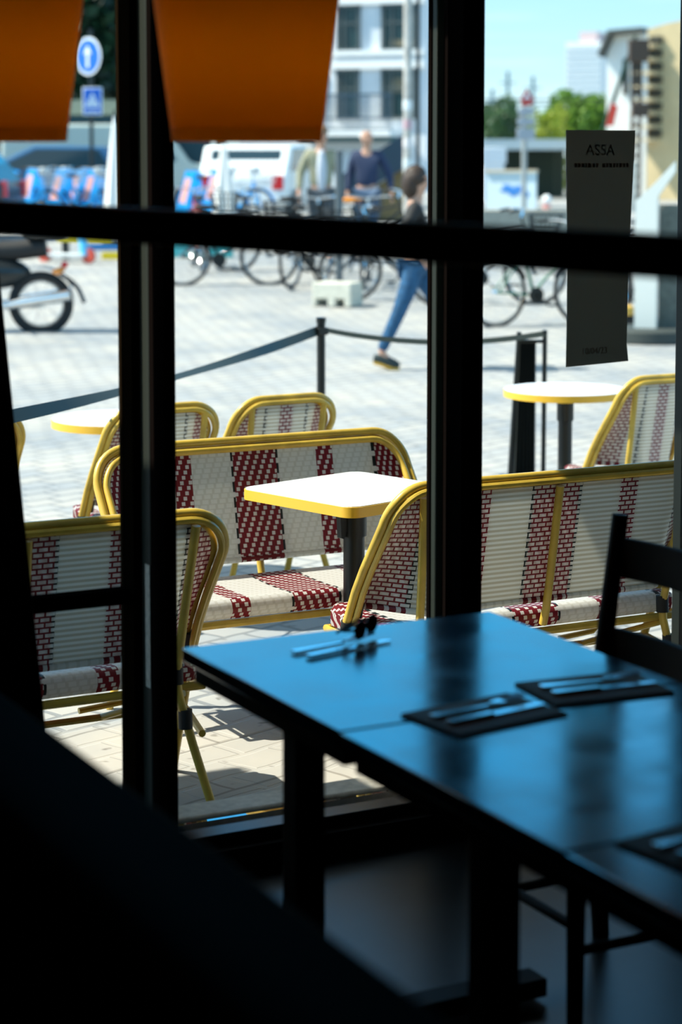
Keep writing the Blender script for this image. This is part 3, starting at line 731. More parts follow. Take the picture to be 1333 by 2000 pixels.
MB().tube([(.64, .06, .275), (.44, .05, .86), (.40, .0, .98)], .025, 8).tube([(.64, -.06, .275), (.44, -.05, .86)], .025, 8).build('fork', M_chrome, mb)
MB().tube([(.30, .34, 1.02), (.38, .1, 1.0), (.38, -.1, 1.0), (.30, -.34, 1.02)], .016, 8).build('handlebar', M_iron, mb)
MB().bar((.0, -.16, .25), (-.56, -.12, .28), .05, .07).bar((.0, .16, .25), (-.56, .12, .28), .05, .07).box((.02, 0, .33), (.34, .22, .24)).build('engine', M_steel, mb, bevel=.02)

def car(name, label, paint, L=4.1, Hh=1.45, van=False):
    t = thing(name, label, 'van' if van else 'car'); h2 = L / 2
    if van: side = [(-h2, .35), (-h2, 1.0), (-h2 + .05, 1.85), (-h2 + .3, 1.95), (h2 - 1.3, 1.95), (h2 - .75, 1.15), (h2 - .1, .95), (h2, .6), (h2, .32)]
    else: side = [(-h2, .38), (-h2, .85), (-h2 + .12, .98), (-h2 + .5, Hh), (-h2 + 1.9, Hh + .02), (h2 - 1.15, .98), (h2 - .2, .80), (h2, .60), (h2, .30)]
    Mx = Matrix(((1, 0, 0, 0), (0, 0, 1, -.82), (0, 1, 0, 0), (0, 0, 0, 1)))
    m = MB(); m.prism(side, 1.64, Mx); m.build('body', paint, t, bevel=.06)
    gl = mat('car_glass', (.02, .05, .07), .08)
    gm_ = MB()
    for y in (-.826, .820):
        if van: gm_.prism([(h2 - 1.9, 1.15), (h2 - 1.0, 1.15), (h2 - 1.4, 1.75), (h2 - 1.9, 1.75)], .006, Matrix.Translation((0, y, 0)) @ Matrix(((1, 0, 0, 0), (0, 0, 1, 0), (0, 1, 0, 0), (0, 0, 0, 1))))
        else: gm_.prism([(-h2 + .35, .98), (h2 - 1.35, .98), (-h2 + 1.85, Hh - .06), (-h2 + .62, Hh - .06)], .006, Matrix.Translation((0, y, 0)) @ Matrix(((1, 0, 0, 0), (0, 0, 1, 0), (0, 1, 0, 0), (0, 0, 0, 1))))
    gm_.build('side_windows', gl, t, smooth=False)
    MB().box((-h2 + (.02 if van else .31), 0, 1.45 if van else 1.2), (.02, 1.3, .40), Matrix.Rotation(R(0 if van else 38), 3, 'Y')).build('rear_window', gl, t, smooth=False)
    for y in (-.66, .66): MB().box((-h2 - .005, y, .78), (.05, .20, .26)).build('tail_light', mat('red_plastic', (.6, .01, .01), .3), t, bevel=.01)
    for y in (-.62, .62): MB().box((h2 - .02, y, .66), (.06, .26, .12)).build('headlight', mat('lamp_glass', (.8, .82, .85), .1), t, bevel=.01)
    for x in (-h2 + .75, h2 - .8):
        for y in (-.80, .80):
            w = MB().lathe([(.05, -.10), (.30, -.10), (.32, -.06), (.32, .06), (.30, .10), (.05, .10)], 20, (x, y, .32), Matrix.Rotation(R(90), 3, 'X')).build('wheel', M_rubber, t)
            MB().lathe([(0, -.11), (.19, -.11), (.19, .11), (0, .11)], 16, (x, y, .32), Matrix.Rotation(R(90), 3, 'X')).build('hub_cap', M_chrome, w)
    return t
put(car('car', 'dark car at the left edge with a red tail light, behind the rail', mat('dark_blue_paint', (.012, .03, .045), .2)), -222, 32.5, R(176))
o = tag(MB().box((0, 0, .28), (2.2, .3, .56)).build('low_ledge', mat('grey_tan_stone', (.34, .33, .28), .85, noise=.15), bevel=.02), 'low grey stone ledge below the painted hoarding', 'ledge'); put(o, 1055, 30.5)
put(car('car', 'white car behind the bicycles, left of the man in the olive jacket', mat('white_paint', (.80, .84, .84), .25)), 520, 39, R(80))
put(car('van', 'pale grey van right of the left window post', mat('pale_van_paint', (.46, .52, .48), .35), 4.8, 1.9, True), 225, 45, R(2))
put(car('car', 'dark blue car parked behind the row of share bicycles', mat('blue_paint', (.03, .12, .25), .2)), 70, 41.5, R(176))

# concrete block, low kerb boards, pole
cbk = MB(); cbk.box((0, 0, .17), (.46, .36, .18)); cbk.box((-.205, 0, .05), (.05, .36, .10)); cbk.box((0.0, 0, .05), (.09, .36, .10)); cbk.box((.19, 0, .05), (.08, .36, .10))
o = tag(cbk.build('concrete_block', mat('pale_concrete', (.62, .60, .50), .85, noise=.1), bevel=.012), 'pale concrete block with two dark notches under the parked bicycles', 'block'); put(o, 660, 22.5, R(-22))
o = tag(MB().box((0, 0, .12), (1.5, .2, .24)).build('kerb_board', M_teal, bevel=.01), 'low teal board on the ground right of the left window post', 'board'); put(o, 350, 28.5)
bl = thing('low_barrier', 'low yellow and blue barrier lying left of the window post, below the rail', 'barrier'); put(bl, 172, 28.2, R(-4))
MB().box((-.05, 0, .30), (.75, .12, .13)).build('yellow_board', mat('yellow_plastic', (.80, .58, .01), .4), bl, bevel=.01)
MB().box((.24, -.02, .17), (.52, .10, .09)).build('blue_board', mat('blue_plastic', (.01, .16, .42), .4), bl, bevel=.01)
MB().box((.34, 0, .05), (.30, .14, .10)).build('foot', mat('yellow_plastic', (.80, .58, .01), .4), bl, bevel=.01); MB().box((-.32, 0, .12), (.08, .14, .24)).build('foot', M_iron, bl)
ks = thing('kick_scooter', 'light blue kick scooter lying by the yellow barrier at left', 'scooter'); put(ks, 128, 27.6, R(-30))
MB().box((0, 0, .10), (.70, .16, .05)).build('deck', M_palegrey, ks, bevel=.02)
MB().tube([(.32, 0, .10), (.24, 0, .50), (.18, 0, .62)], [.07, .05, .03], 10).build('steering_column', mat('light_blue_plastic', (.10, .50, .80), .35), ks)
MB().tube([(.18, -.22, .62), (.18, .22, .62)], .016, 8).build('handlebar', M_iron, ks)
for x in (-.36, .37): MB().lathe([(.02, -.03), (.10, -.03), (.10, .03), (.02, .03)], 16, (x, 0, .10), Matrix.Rotation(R(90), 3, 'X')).build('wheel', mat('red_rubber', (.5, .06, .03), .5), ks)
o = tag(MB().tube([(0, 0, 0), (0, 0, 1.62)], .045, 14).lathe([(.047, 1.60), (.05, 1.63), (.0, 1.66)], 14).build('grey_pole', mat('grey_paint', (.10, .12, .13), .4)), 'slim grey pole between the two men', 'pole'); put(o, 663, 24.0)
def parasol(px, d, h, r, label):
    t = thing('folded_parasol', label, 'parasol', group='folded white parasols'); put(t, px, d)
    m = MB(); P = []
    for i in range(9):
        z = .25 + (h - .25) * i / 8; rr = r * (1 - i / 8) ** .8 + .008
        P.append([(rr * (1 + .18 * math.cos(6 * a)) * math.cos(a), rr * (1 + .18 * math.cos(6 * a)) * math.sin(a), z) for a in [2 * math.pi * k / 24 for k in range(25)]])
    m.grid(P, flip=True); m.build('cloth', mat('white_cloth', (.85, .83, .78), .8), t, angle=70)
    MB().tube([(0, 0, .03), (0, 0, h + .03)], .02, 8).build('pole', M_iron, t); MB().lathe([(.22, 0), (.22, .05), (.04, .07)], 20).build('base', M_iron, t)
parasol(226, 31, 2.0, .17, 'tall white folded parasol beside the left window post')
parasol(438, 31.5, 1.60, .17, 'white folded parasol rising behind the blue share bicycles')

# street signs
def zat_(py, d): return at(667, py, d).z - gd(d)
def sign_pole(px, d, h, label, r=.04, m_=M_iron, name='road_sign'):
    t = thing(name, label, 'sign'); put(t, px, d); MB().tube([(0, 0, 0), (0, 0, h)], r, 10).build('pole', m_, t); return t
M_sblue = mat('sign_blue', (.01, .13, .60), .35); M_swhite = mat('sign_white', (.78, .82, .85), .35); M_sgrey = mat('sign_grey', (.35, .38, .42), .5)
RX = Matrix.Rotation(R(90), 4, 'X')
st = sign_pole(180, 36, 3.45, 'round blue sign with a white arrow above a square crossing sign', .035)
zr = at(180, 110, 36).z - gd(36); zq = at(184, 198, 36).z - gd(36)
for nm, M_, r_, y_ in (('sign_rim', M_swhite, .33, -.05), ('sign_disc', M_sblue, .285, -.058)):
    q = MB().lathe([(0, 0), (r_, 0), (r_, .012), (0, .012)], 40, (0, y_, zr), Matrix.Rotation(R(90), 3, 'X')).build(nm, M_, st, angle=30); q.rotation_euler = (0, 0, R(-42))
q = MB().prism([(-.03, -.20), (.03, -.20), (.03, .06), (.075, .06 - .03), (.10, .04), (0, .19), (-.10, .04), (-.075, .03), (-.03, .06)], .005, Matrix.Translation((0, -.072, zr)) @ RX).build('white_arrow', M_swhite, st, smooth=False); q.rotation_euler = (0, 0, R(-42))
MB().box((.03, -.06, zq), (.34, .02, .48)).build('square_rim', M_swhite, st, bevel=.01)
sqp = MB().box((.03, -.074, zq), (.30, .012, .44)).build('square_panel', M_sblue, st, bevel=.008)
MB().prism([(-.10, -.10), (.16, -.10), (.03, .15)], .004, Matrix.Translation((0, -.082, zq)) @ RX).build('white_triangle', M_swhite, sqp, smooth=False)
fg = MB(); fg.ball((.03, -.088, zq + .06), (.016, .004, .016)); fg.bar((.03, -.088, zq + .045), (.03, -.088, zq - .02), .022, .004); fg.bar((.03, -.088, zq - .02), (-.005, -.088, zq - .08), .014, .004); fg.bar((.03, -.088, zq - .02), (.065, -.088, zq - .08), .014, .004); fg.bar((.03, -.088, zq + .03), (.07, -.088, zq - .0), .012, .004)
fg.build('walking_figure', M_sblue, sqp, smooth=False)
MB().box((.03, -.085, zq - .18), (.22, .004, .03)).build('white_bars', M_swhite, sqp, smooth=False)

s2 = sign_pole(1025, 35, zat_(192, 35), 'mast with a red triangular sign on top and stacked grey plates', .045, mat('pale_mast', (.32, .34, .33), .5))
k = 35 / FPX
def zat(py, d): return at(667, py, d).z - gd(d)
MB().prism([(-.13, 0), (.13, 0), (0, .20)], .02, Matrix.Translation((.03, -.06, zat(197, 35))) @ RX).build('red_triangle', mat('sign_red', (.50, .02, .015), .4), s2, smooth=False)
MB().prism([(-.06, .035), (.06, .035), (0, .13)], .005, Matrix.Translation((.03, -.082, zat(197, 35))) @ RX).build('white_centre', M_swhite, s2, smooth=False)
MB().box((.03, -.06, zat(202, 35)), (.19, .03, .075)).build('red_plate', mat('sign_red', (.50, .02, .015), .4), s2, bevel=.02)
for py, hgt, w in ((218, .13, .26), (238, .13, .29), (262, .20, .31)):
    MB().box((.02, -.06, zat(py, 35)), (w, .03, hgt)).build('plate', M_sgrey, s2, bevel=.02)

# striped pole and thin mast before the stair
lpst = thing('sticker_pole', 'pale pole covered with stickers left of the middle window post', 'pole'); put(lpst, 797, 30)
MB().tube([(0, 0, 0), (0, 0, 6.2)], .062, 14).build('shaft', mat('worn_pale_paint', (.48, .46, .42), .6, noise=.3, nscale=6), lpst)
for z, c in ((1.55, (.75, .70, .68)), (1.82, (.55, .35, .38)), (2.10, (.80, .82, .82)), (1.25, (.70, .74, .72))):
    MB().lathe([(.064, z - .07), (.066, z - .06), (.066, z + .06), (.064, z + .07)], 14).build('sticker', mat('sticker_%d' % int(z * 100), c, .6), lpst)
o = tag(MB().tube([(0, 0, 0), (0, 0, 6.5)], .030, 10).build('thin_mast', M_iron), 'thin dark mast just right of the sticker pole', 'pole'); put(o, 817, 31)

# stair with dark side
d_ = 39; k = d_ / FPX
stt = thing('outdoor_stair', 'outdoor stair with a dark solid side rising behind the bald man', 'stair'); put(stt, 745, d_)
m = MB(); n_ = 14
MB().prism([(-.80, zat(400, d_)), (-.80, zat(345, d_)), (.42, zat(262, d_)), (.42, zat(330, d_))], .06, Matrix.Translation((0, -.02, 0)) @ RX).build('side_panel', mat('dark_blue_steel', (.02, .045, .07), .5), stt, smooth=False)
MB().prism([(-.35, 0), (.45, 0), (.45, zat(332, d_)), (.40, zat(332, d_)), (-.35, zat(378, d_))], .30, Matrix.Translation((0, .45, 0)) @ RX).build('under_wall', mat('ochre_wall', (.20, .14, .06), .8, noise=.2), stt, smooth=False)
for i in range(n_): m.box((-.80 + 1.22 * i / n_, .55, zat(400, d_) + (zat(320, d_) - zat(400, d_)) * i / n_), (.12, 1.1, .05))
m.build('steps', mat('grey_steps', (.25, .25, .25), .8), stt, smooth=False)

# ------------------------------------------------------------------ buildings
def building(name, label, px, d, depth, paint, rz=0.):
    t = thing(name, label, 'building'); put(t, px, d, rz); return t
d_ = 50.; k = d_ / FPX
bw = building('office_building', 'white building with large dark windows and a railing, behind the two men', 705, d_, 6, None, R(-20))
def X(px): return (px - 705) * k
def Z(py): return zat(py, d_)
M_bw = mat('white_render', (.70, .74, .78), .7, noise=.04, nscale=1)
MB().box((X(640), 1.0, Z(-60) / 2 + .2), (X(836) - X(444), 1.6, Z(-60) - .4)).build('wall', M_bw, bw, smooth=False)
M_pane = mat('dark_window_glass', (.015, .05, .055), .1); M_tan = mat('window_tan', (.16, .14, .09), .6)
for (x0, x1, y0, y1) in ((655, 697, 12, 97), (747, 812, 12, 97), (655, 695, 137, 230), (747, 810, 137, 230), (560, 615, 12, 97), (560, 615, 137, 230)):
    cx, cz, w, h = (X(x0) + X(x1)) / 2, (Z(y0) + Z(y1)) / 2, X(x1) - X(x0), Z(y0) - Z(y1)
    f = MB(); f.box((cx, .17, cz + h / 2), (w + .1, .14, .07)).box((cx, .17, cz - h / 2), (w + .1, .16, .07)).box((cx - w / 2, .17, cz), (.07, .14, h)).box((cx + w / 2, .17, cz), (.07, .14, h)).box((cx, .17, cz + h * .12), (w, .10, .05)).box((cx - w * .2, .17, cz), (.05, .10, h))
    fo = f.build('window', mat('window_frame_grey', (.07, .09, .09), .5), bw, smooth=False)
    MB().box((cx, .185, cz), (w, .02, h)).build('pane', M_pane, fo, smooth=False)
    if x0 > 700: MB().box((cx + w * .1, .155, cz + h * (.18 if y0 > 100 else -.36)), (w * .75, .02, h * (.30 if y0 > 100 else .16))).build('blind', M_tan, fo, smooth=False)
for y0, y1 in ((98, 108), (118, 134), (-6, 8)): MB().box((X(735), .12, (Z(y0) + Z(y1)) / 2), (X(832) - X(638), .18, Z(y0) - Z(y1))).build('ledge', mat('bright_render', (.86, .86, .84), .7), bw, smooth=False)
MB().box((X(690), -.3, Z(261)), (X(795) - X(600), 1.1, .14)).build('balcony_slab', mat('bright_render', (.86, .86, .84), .7), bw, smooth=False)
MB().box((X(690), -.2, Z(272)), (X(795) - X(600), .8, .12)).build('shop_fascia', mat('teal_fascia', (.03, .10, .11), .5), bw, smooth=False)
rlg = MB(); rlg.bar((X(600), -.8, Z(187)), (X(790), -.8, Z(187)), .05); rlg.bar((X(600), -.8, Z(232)), (X(790), -.8, Z(232)), .04); rlg.bar((X(600), -.8, Z(254)), (X(790), -.8, Z(254)), .04)
for i in range(60): rlg.bar((X(600) + (X(790) - X(600)) * i / 59, -.8, Z(187)), (X(600) + (X(790) - X(600)) * i / 59, -.8, Z(256)), .012)
rlg.build('balcony_railing', mat('blue_grey_rail', (.05, .09, .13), .5), bw, smooth=False)

d_ = 200.; k = d_ / FPX
tw = building('tower_block', 'tall white tower block far away above the trees', 1139, d_, 10, None, R(-24))
hT = zat(82, d_)
MB().box((0, 2, hT / 2), (72 * k, 4, hT)).build('wall', mat('white_concrete', (.74, .76, .76), .8), tw, smooth=False)
MB().box((.3, 2, hT + .5), (36 * k, 3, 1.0)).build('roof_plant', mat('pinkish_plant', (.62, .48, .48), .8), tw, smooth=False)
for i in range(9):
    z = zat(95 + i * 12, d_); w_ = MB()
    w_.box((0, -.02, z), (70 * k, .12, .24)); w_.build('window_band', mat('far_glass', (.40, .48, .52), .3), tw, smooth=False)

d_ = 60.; k = d_ / FPX
b3 = building('apartment_building', 'beige stone building with stacked balconies at the upper right', 1290, d_, 10, None, R(-30))
def X3(px): return (px - 1290) * k
M_be = mat('beige_stone', (.58, .46, .26), .85, noise=.1, nscale=2)
MB().prism([(X3(1262), 0), (X3(1480), 0), (X3(1480), zat(20, d_)), (X3(1300), zat(46, d_)), (X3(1262), zat(56, d_))], 6, Matrix.Translation((0, 6, 0)) @ RX).build('wall', M_be, b3, smooth=False)
for i in range(8):
    z = zat(78 + i * 26, d_)
    f = MB().box((X3(1282), -.10, z), (.34, .25, .20)).build('window', mat('dark_recess', (.03, .03, .02), .6), b3, smooth=False)
    MB().box((X3(1268), -.35, z - .20), (.62, .9, .07)).build('balcony', mat('beige_slab', (.66, .55, .36), .8), b3, smooth=False)
d_ = 70.; k = d_ / FPX
b4 = building('white_gable_building', 'white gabled building with dark eaves beside the beige building', 1212, d_, 10, None, R(-24))
def X4(px): return (px - 1212) * k
MB().prism([(X4(1184), 0), (X4(1262), 0), (X4(1262), zat(62, d_)), (X4(1200), zat(66, d_)), (X4(1184), zat(104, d_))], 5, Matrix.Translation((0, 5, 0)) @ RX).build('wall', mat('white_plaster', (.80, .82, .80), .8), b4, smooth=False)
MB().prism([(X4(1174), zat(108, d_)), (X4(1194), zat(60, d_)), (X4(1262), zat(56, d_)), (X4(1262), zat(66, d_)), (X4(1200), zat(69, d_)), (X4(1180), zat(112, d_))], 6, Matrix.Translation((0, 5.4, 0)) @ RX).build('roof', mat('dark_slate', (.05, .055, .05), .7), b4, smooth=False)
for px_ in (1222, 1244):
    MB().box((X4(px_), -.05, zat(150, d_)), (.16, .1, 1.2)).build('window', mat('dark_recess', (.03, .03, .02), .6), b4, smooth=False)

# drilling rig mast and boom
d_ = 47.; k = d_ / FPX
rg = thing('construction_mast', 'brown lattice construction mast with a slanting boom at the right', 'crane'); put(rg, 1243, d_)
m = MB(); z1 = zat(90, d_)
for x in (-.09, .09):
    for y in (-.09, .09): m.bar((x, y, 0), (x, y, z1), .05)
for i in range(16): m.bar((-.09, -.09, z1 * i / 16), (.09, -.09, z1 * (i + 1) / 16), .03); m.bar((.09, .09, z1 * i / 16), (-.09, .09, z1 * (i + 1) / 16), .03)
m.build('lattice', mat('rusty_steel', (.07, .045, .03), .7), rg, smooth=False)
MB().bar(((1180 - 1243) * k, 0, zat(252, d_)), ((1240 - 1243) * k, 0, zat(70, d_)), .085).build('boom', mat('dark_green_steel', (.015, .05, .02), .5), rg)
MB().box((.06, -.15, zat(215, d_)), (.38, .3, .3)).box((.0, -.2, zat(100, d_)), (.45, .3, .5)).build('winch', mat('rusty_steel', (.07, .045, .03), .7), rg, bevel=.02)
MB().tube([((1226 - 1243) * k, -.3, zat(420, d_)), ((1226 - 1243) * k, -.3, zat(315, d_))], .17, 16).build('silo', mat('cream_paint', (.75, .66, .55), .6), rg)
MB().tube([((1213 - 1243) * k, -.2, zat(430, d_)), ((1213 - 1243) * k, -.2, zat(328, d_))], .08, 12).build('casing', mat('orange_brown', (.45, .22, .09), .7), rg)
o = tag(MB().prism([(-.10, -.24), (.06, -.24), (.16, .20), (.02, .28)], .06, RX).build('red_banner', mat('signal_red', (.75, .06, .03), .6)), 'red banner hanging on the slanting boom at the upper right', 'banner')
p = at(1194, 225, 46.5); o.location = p; o.rotation_euler = (0, 0, FACE)

# hoarding, low roof, white box
hd = thing('site_hoarding', 'pale hoarding with a blue painted scribble right of the middle window post', 'hoarding'); put(hd, 1000, 40, R(-22))
k = 40 / FPX
MB().box((0, 0, (zat(332, 40) + zat(412, 40)) / 2), (1.02, .06, zat(332, 40) - zat(412, 40))).build('panel', mat('pale_blue_panel', (.60, .72, .76), .6), hd, smooth=False)
MB().box((0, -.04, zat(334, 40)), (1.08, .10, .05)).build('top_rail', mat('tan_rail', (.60, .52, .38), .6), hd, smooth=False)
MB().box((-.0, 0, zat(412, 40) / 2), (1.02, .05, zat(412, 40))).build('lower_panel', mat('tan_panel', (.50, .46, .36), .7), hd, smooth=False)
sb_ = MB()
for i in range(9):
    a = i * .7; sb_.ball((-.12 + .05 * i, -.036, zat(372, 40) + .06 * math.sin(a * 1.9)), (.10, .004, .035 + .02 * (i % 3)), 12, 6, rot=Matrix.Rotation(.5 * math.sin(i), 3, 'Y'))
sb_.build('blue_scribble', mat('spray_blue', (.04, .22, .60), .6), hd)
d_ = 62; k = d_ / FPX
rf = thing('flat_roofed_shelter', 'long flat-roofed shelter with a dark inside, below the trees', 'shelter'); put(rf, 1010, d_)
MB().box((0, 2, (zat(272, d_) + zat(292, d_)) / 2), (3.6, 4, zat(272, d_) - zat(292, d_))).build('roof', mat('pale_blue_roof', (.55, .64, .68), .6), rf, smooth=False)
MB().box((0, 3, zat(292, d_) / 2), (3.5, .2, zat(292, d_))).build('back_wall', mat('dark_green_wall', (.015, .035, .03), .8), rf, smooth=False)
for x in (-1.6, 1.6): MB().bar((x, .3, 0), (x, .3, zat(290, d_)), .1).build('post', M_iron, rf)
o = tag(MB().box((0, 0, 1.3), (.75, 1.0, .46)).box((0, 0, .55), (.65, .9, 1.1)).build('white_box', mat('white_box', (.72, .78, .84), .5), bevel=.02), 'white box standing under the flat-roofed shelter', 'box'); put(o, 962, 59)
hm = thing('round_white_bollard', 'small bollard with a white ball top beside the paper sign', 'bollard'); put(hm, 1070, 38)
MB().tube([(0, 0, 0), (0, 0, zat(400, 38))], .07, 12).build('post', mat('faded_red', (.70, .25, .22), .6), hm); MB().ball((0, 0, zat(390, 38)), .09).build('ball', M_white, hm)

# white sloped parapet at the right with its round plinth, yellow machine
d_ = 19.4; k = d_ / FPX
pl = tag(MB().lathe([(0, 0), (.46, 0), (.46, .10), (.43, .12), (0, .12)], 40).build('round_plinth', mat('dark_granite', (.04, .05, .045), .7), angle=30), 'low round dark plinth under the white parapet at the right', 'plinth'); put(pl, 1275, 19.45)
pr = thing('white_parapet', 'white concrete parapet with a slanting top at the right edge', 'parapet'); put(pr, 1280, 19.4, R(-16), .12)
zz = lambda py: zat(py, d_) - .12
MB().prism([(-.165, 0), (.04, 0), (.04, zz(384)), (.20, zz(335)), (.20, zz(315)), (.02, zz(356)), (-.165, zz(392))], .10, Matrix.Translation((0, .04, 0)) @ RX).build('white_face', mat('white_paint_rough', (.74, .76, .70), .8), pr, smooth=False)
MB().box((.16, .14, zz(400) / 2), (.24, .12, zz(400))).build('grey_side', mat('grey_concrete', (.13, .14, .12), .9, noise=.2), pr, smooth=False)
ym = thing('yellow_machine', 'small yellow and black machine at the foot of the white parapet', 'machine'); put(ym, 1226, 20.3)
MB().box((0, 0, .20), (.16, .16, .10)).build('yellow_cover', mat('yellow_ochre', (.80, .48, .10), .5), ym, bevel=.02); MB().box((.03, 0, .09), (.15, .14, .14)).build('black_body', M_rubber, ym, bevel=.02)
MB().tube([(-.10, 0, .12), (-.06, 0, .20)], .03, 8).build('spout', mat('yellow_ochre', (.80, .48, .10), .5), ym)

# distant masts and wire
for px_, py_, lb in ((992, 140, 'tall thin mast on the skyline, left of the red sign'), (1041, 150, 'tall thin mast on the skyline, right of the red sign'), (962, 175, 'shorter thin mast on the skyline beside the middle window post')):
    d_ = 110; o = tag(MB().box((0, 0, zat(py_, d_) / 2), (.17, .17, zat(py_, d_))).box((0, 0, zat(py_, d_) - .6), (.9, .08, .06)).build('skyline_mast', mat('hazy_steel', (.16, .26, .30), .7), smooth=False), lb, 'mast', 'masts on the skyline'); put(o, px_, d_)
o = tag(MB().tube([(-3, 0, 0), (0, 0, -.03), (4, 0, .0)], .02, 6).tube([(-3, 0, -.18), (0, 0, -.20), (4, 0, -.17)], .02, 6).build('overhead_wire', M_iron), 'thin overhead wires in front of the trees at right', 'wire'); p = at(1000, 194, 75); o.location = p; o.rotation_euler = (0, 0, FACE)

# trees
def tree(px, d, ztop, zc, rw, label, leafc, seed, n=2600, rh=None):
    t = thing('tree', label, 'tree', group='trees round the square'); put(t, px, d); rnd_ = random.Random(seed); m = MB(); rh = rh or (ztop - zc)
    for i in range(n):
        u, v, w = rnd_.gauss(0, 1), rnd_.gauss(0, 1), rnd_.gauss(0, 1); l = math.sqrt(u * u + v * v + w * w) or 1; rr = rnd_.random() ** .33 * (1 + .22 * math.sin(5 * u / l + seed) * math.cos(4 * w / l))
        c = Vector((u / l * rr * rw, v / l * rr * rw, zc + w / l * rr * rh)); s_ = rw * .085 * (0.6 + rnd_.random())
        a = Vector((rnd_.uniform(-1, 1), rnd_.uniform(-1, 1), rnd_.uniform(-1, 1))).normalized(); b = a.orthogonal().normalized(); c2 = a.cross(b)
        m.add([c - b * s_, c + c2 * s_ * .6, c + b * s_, c - c2 * s_ * .6], [(0, 1, 2, 3)], 0 if rnd_.random() < .6 else 1)
    m.build('crown', [mat('leaf_%s_a' % leafc[2], leafc[0], .6, transl=.35), mat('leaf_%s_b' % leafc[2], leafc[1], .6, transl=.35)], t, smooth=False)
    MB().tube([(0, 0, 0), (.05, 0, zc * .6), (0, 0, zc)], [rw * .09, rw * .06, rw * .03], 8).build('trunk', mat('bark', (.05, .04, .03), .9), t)
LG = ((.16, .30, .03), (.07, .17, .02), 'light'); DG = ((.012, .06, .025), (.006, .030, .018), 'dark'); YG = ((.30, .36, .03), (.14, .22, .02), 'yellow')
def zz_(py, d): return zat(py, d)
tree(1130, 80, zz_(178, 80), zz_(235, 80), 1.35, 'bright green tree below the white tower block', LG, 1)
tree(1070, 70, zz_(205, 70), zz_(300, 70), .85, 'yellow-green bushy tree left of the paper sign', YG, 2)
tree(975, 85, zz_(190, 85), zz_(245, 85), 1.1, 'grey-green tree beside the middle window post', ((.08, .17, .06), (.05, .11, .06), 'grey'), 3)
tree(185, 48, zz_(-30, 48), zz_(70, 48), 1.7, 'dark green tree behind the round blue sign', DG, 4, 5200, 1.9)
tree(70, 55, zz_(-20, 55), zz_(90, 55), 2.2, 'dark green tree behind the left lampshade', DG, 5, 5000)
tree(430, 60, zz_(20, 60), zz_(130, 60), 2.4, 'dark green tree behind the middle lampshade', DG, 6, 5000)
wl = thing('low_wall', 'dark wall with a beige band behind the square sign', 'wall'); put(wl, 190, 45)
MB().box((0, 0, zat(222, 45) / 2), (5, .3, zat(222, 45))).build('dark_wall', mat('dark_teal_wall', (.012, .045, .06), .8), wl, smooth=False)
MB().box((0, -.05, zat(210, 45)), (5.1, .34, .32)).build('beige_band', mat('beige_band', (.34, .34, .24), .8), wl, smooth=False)

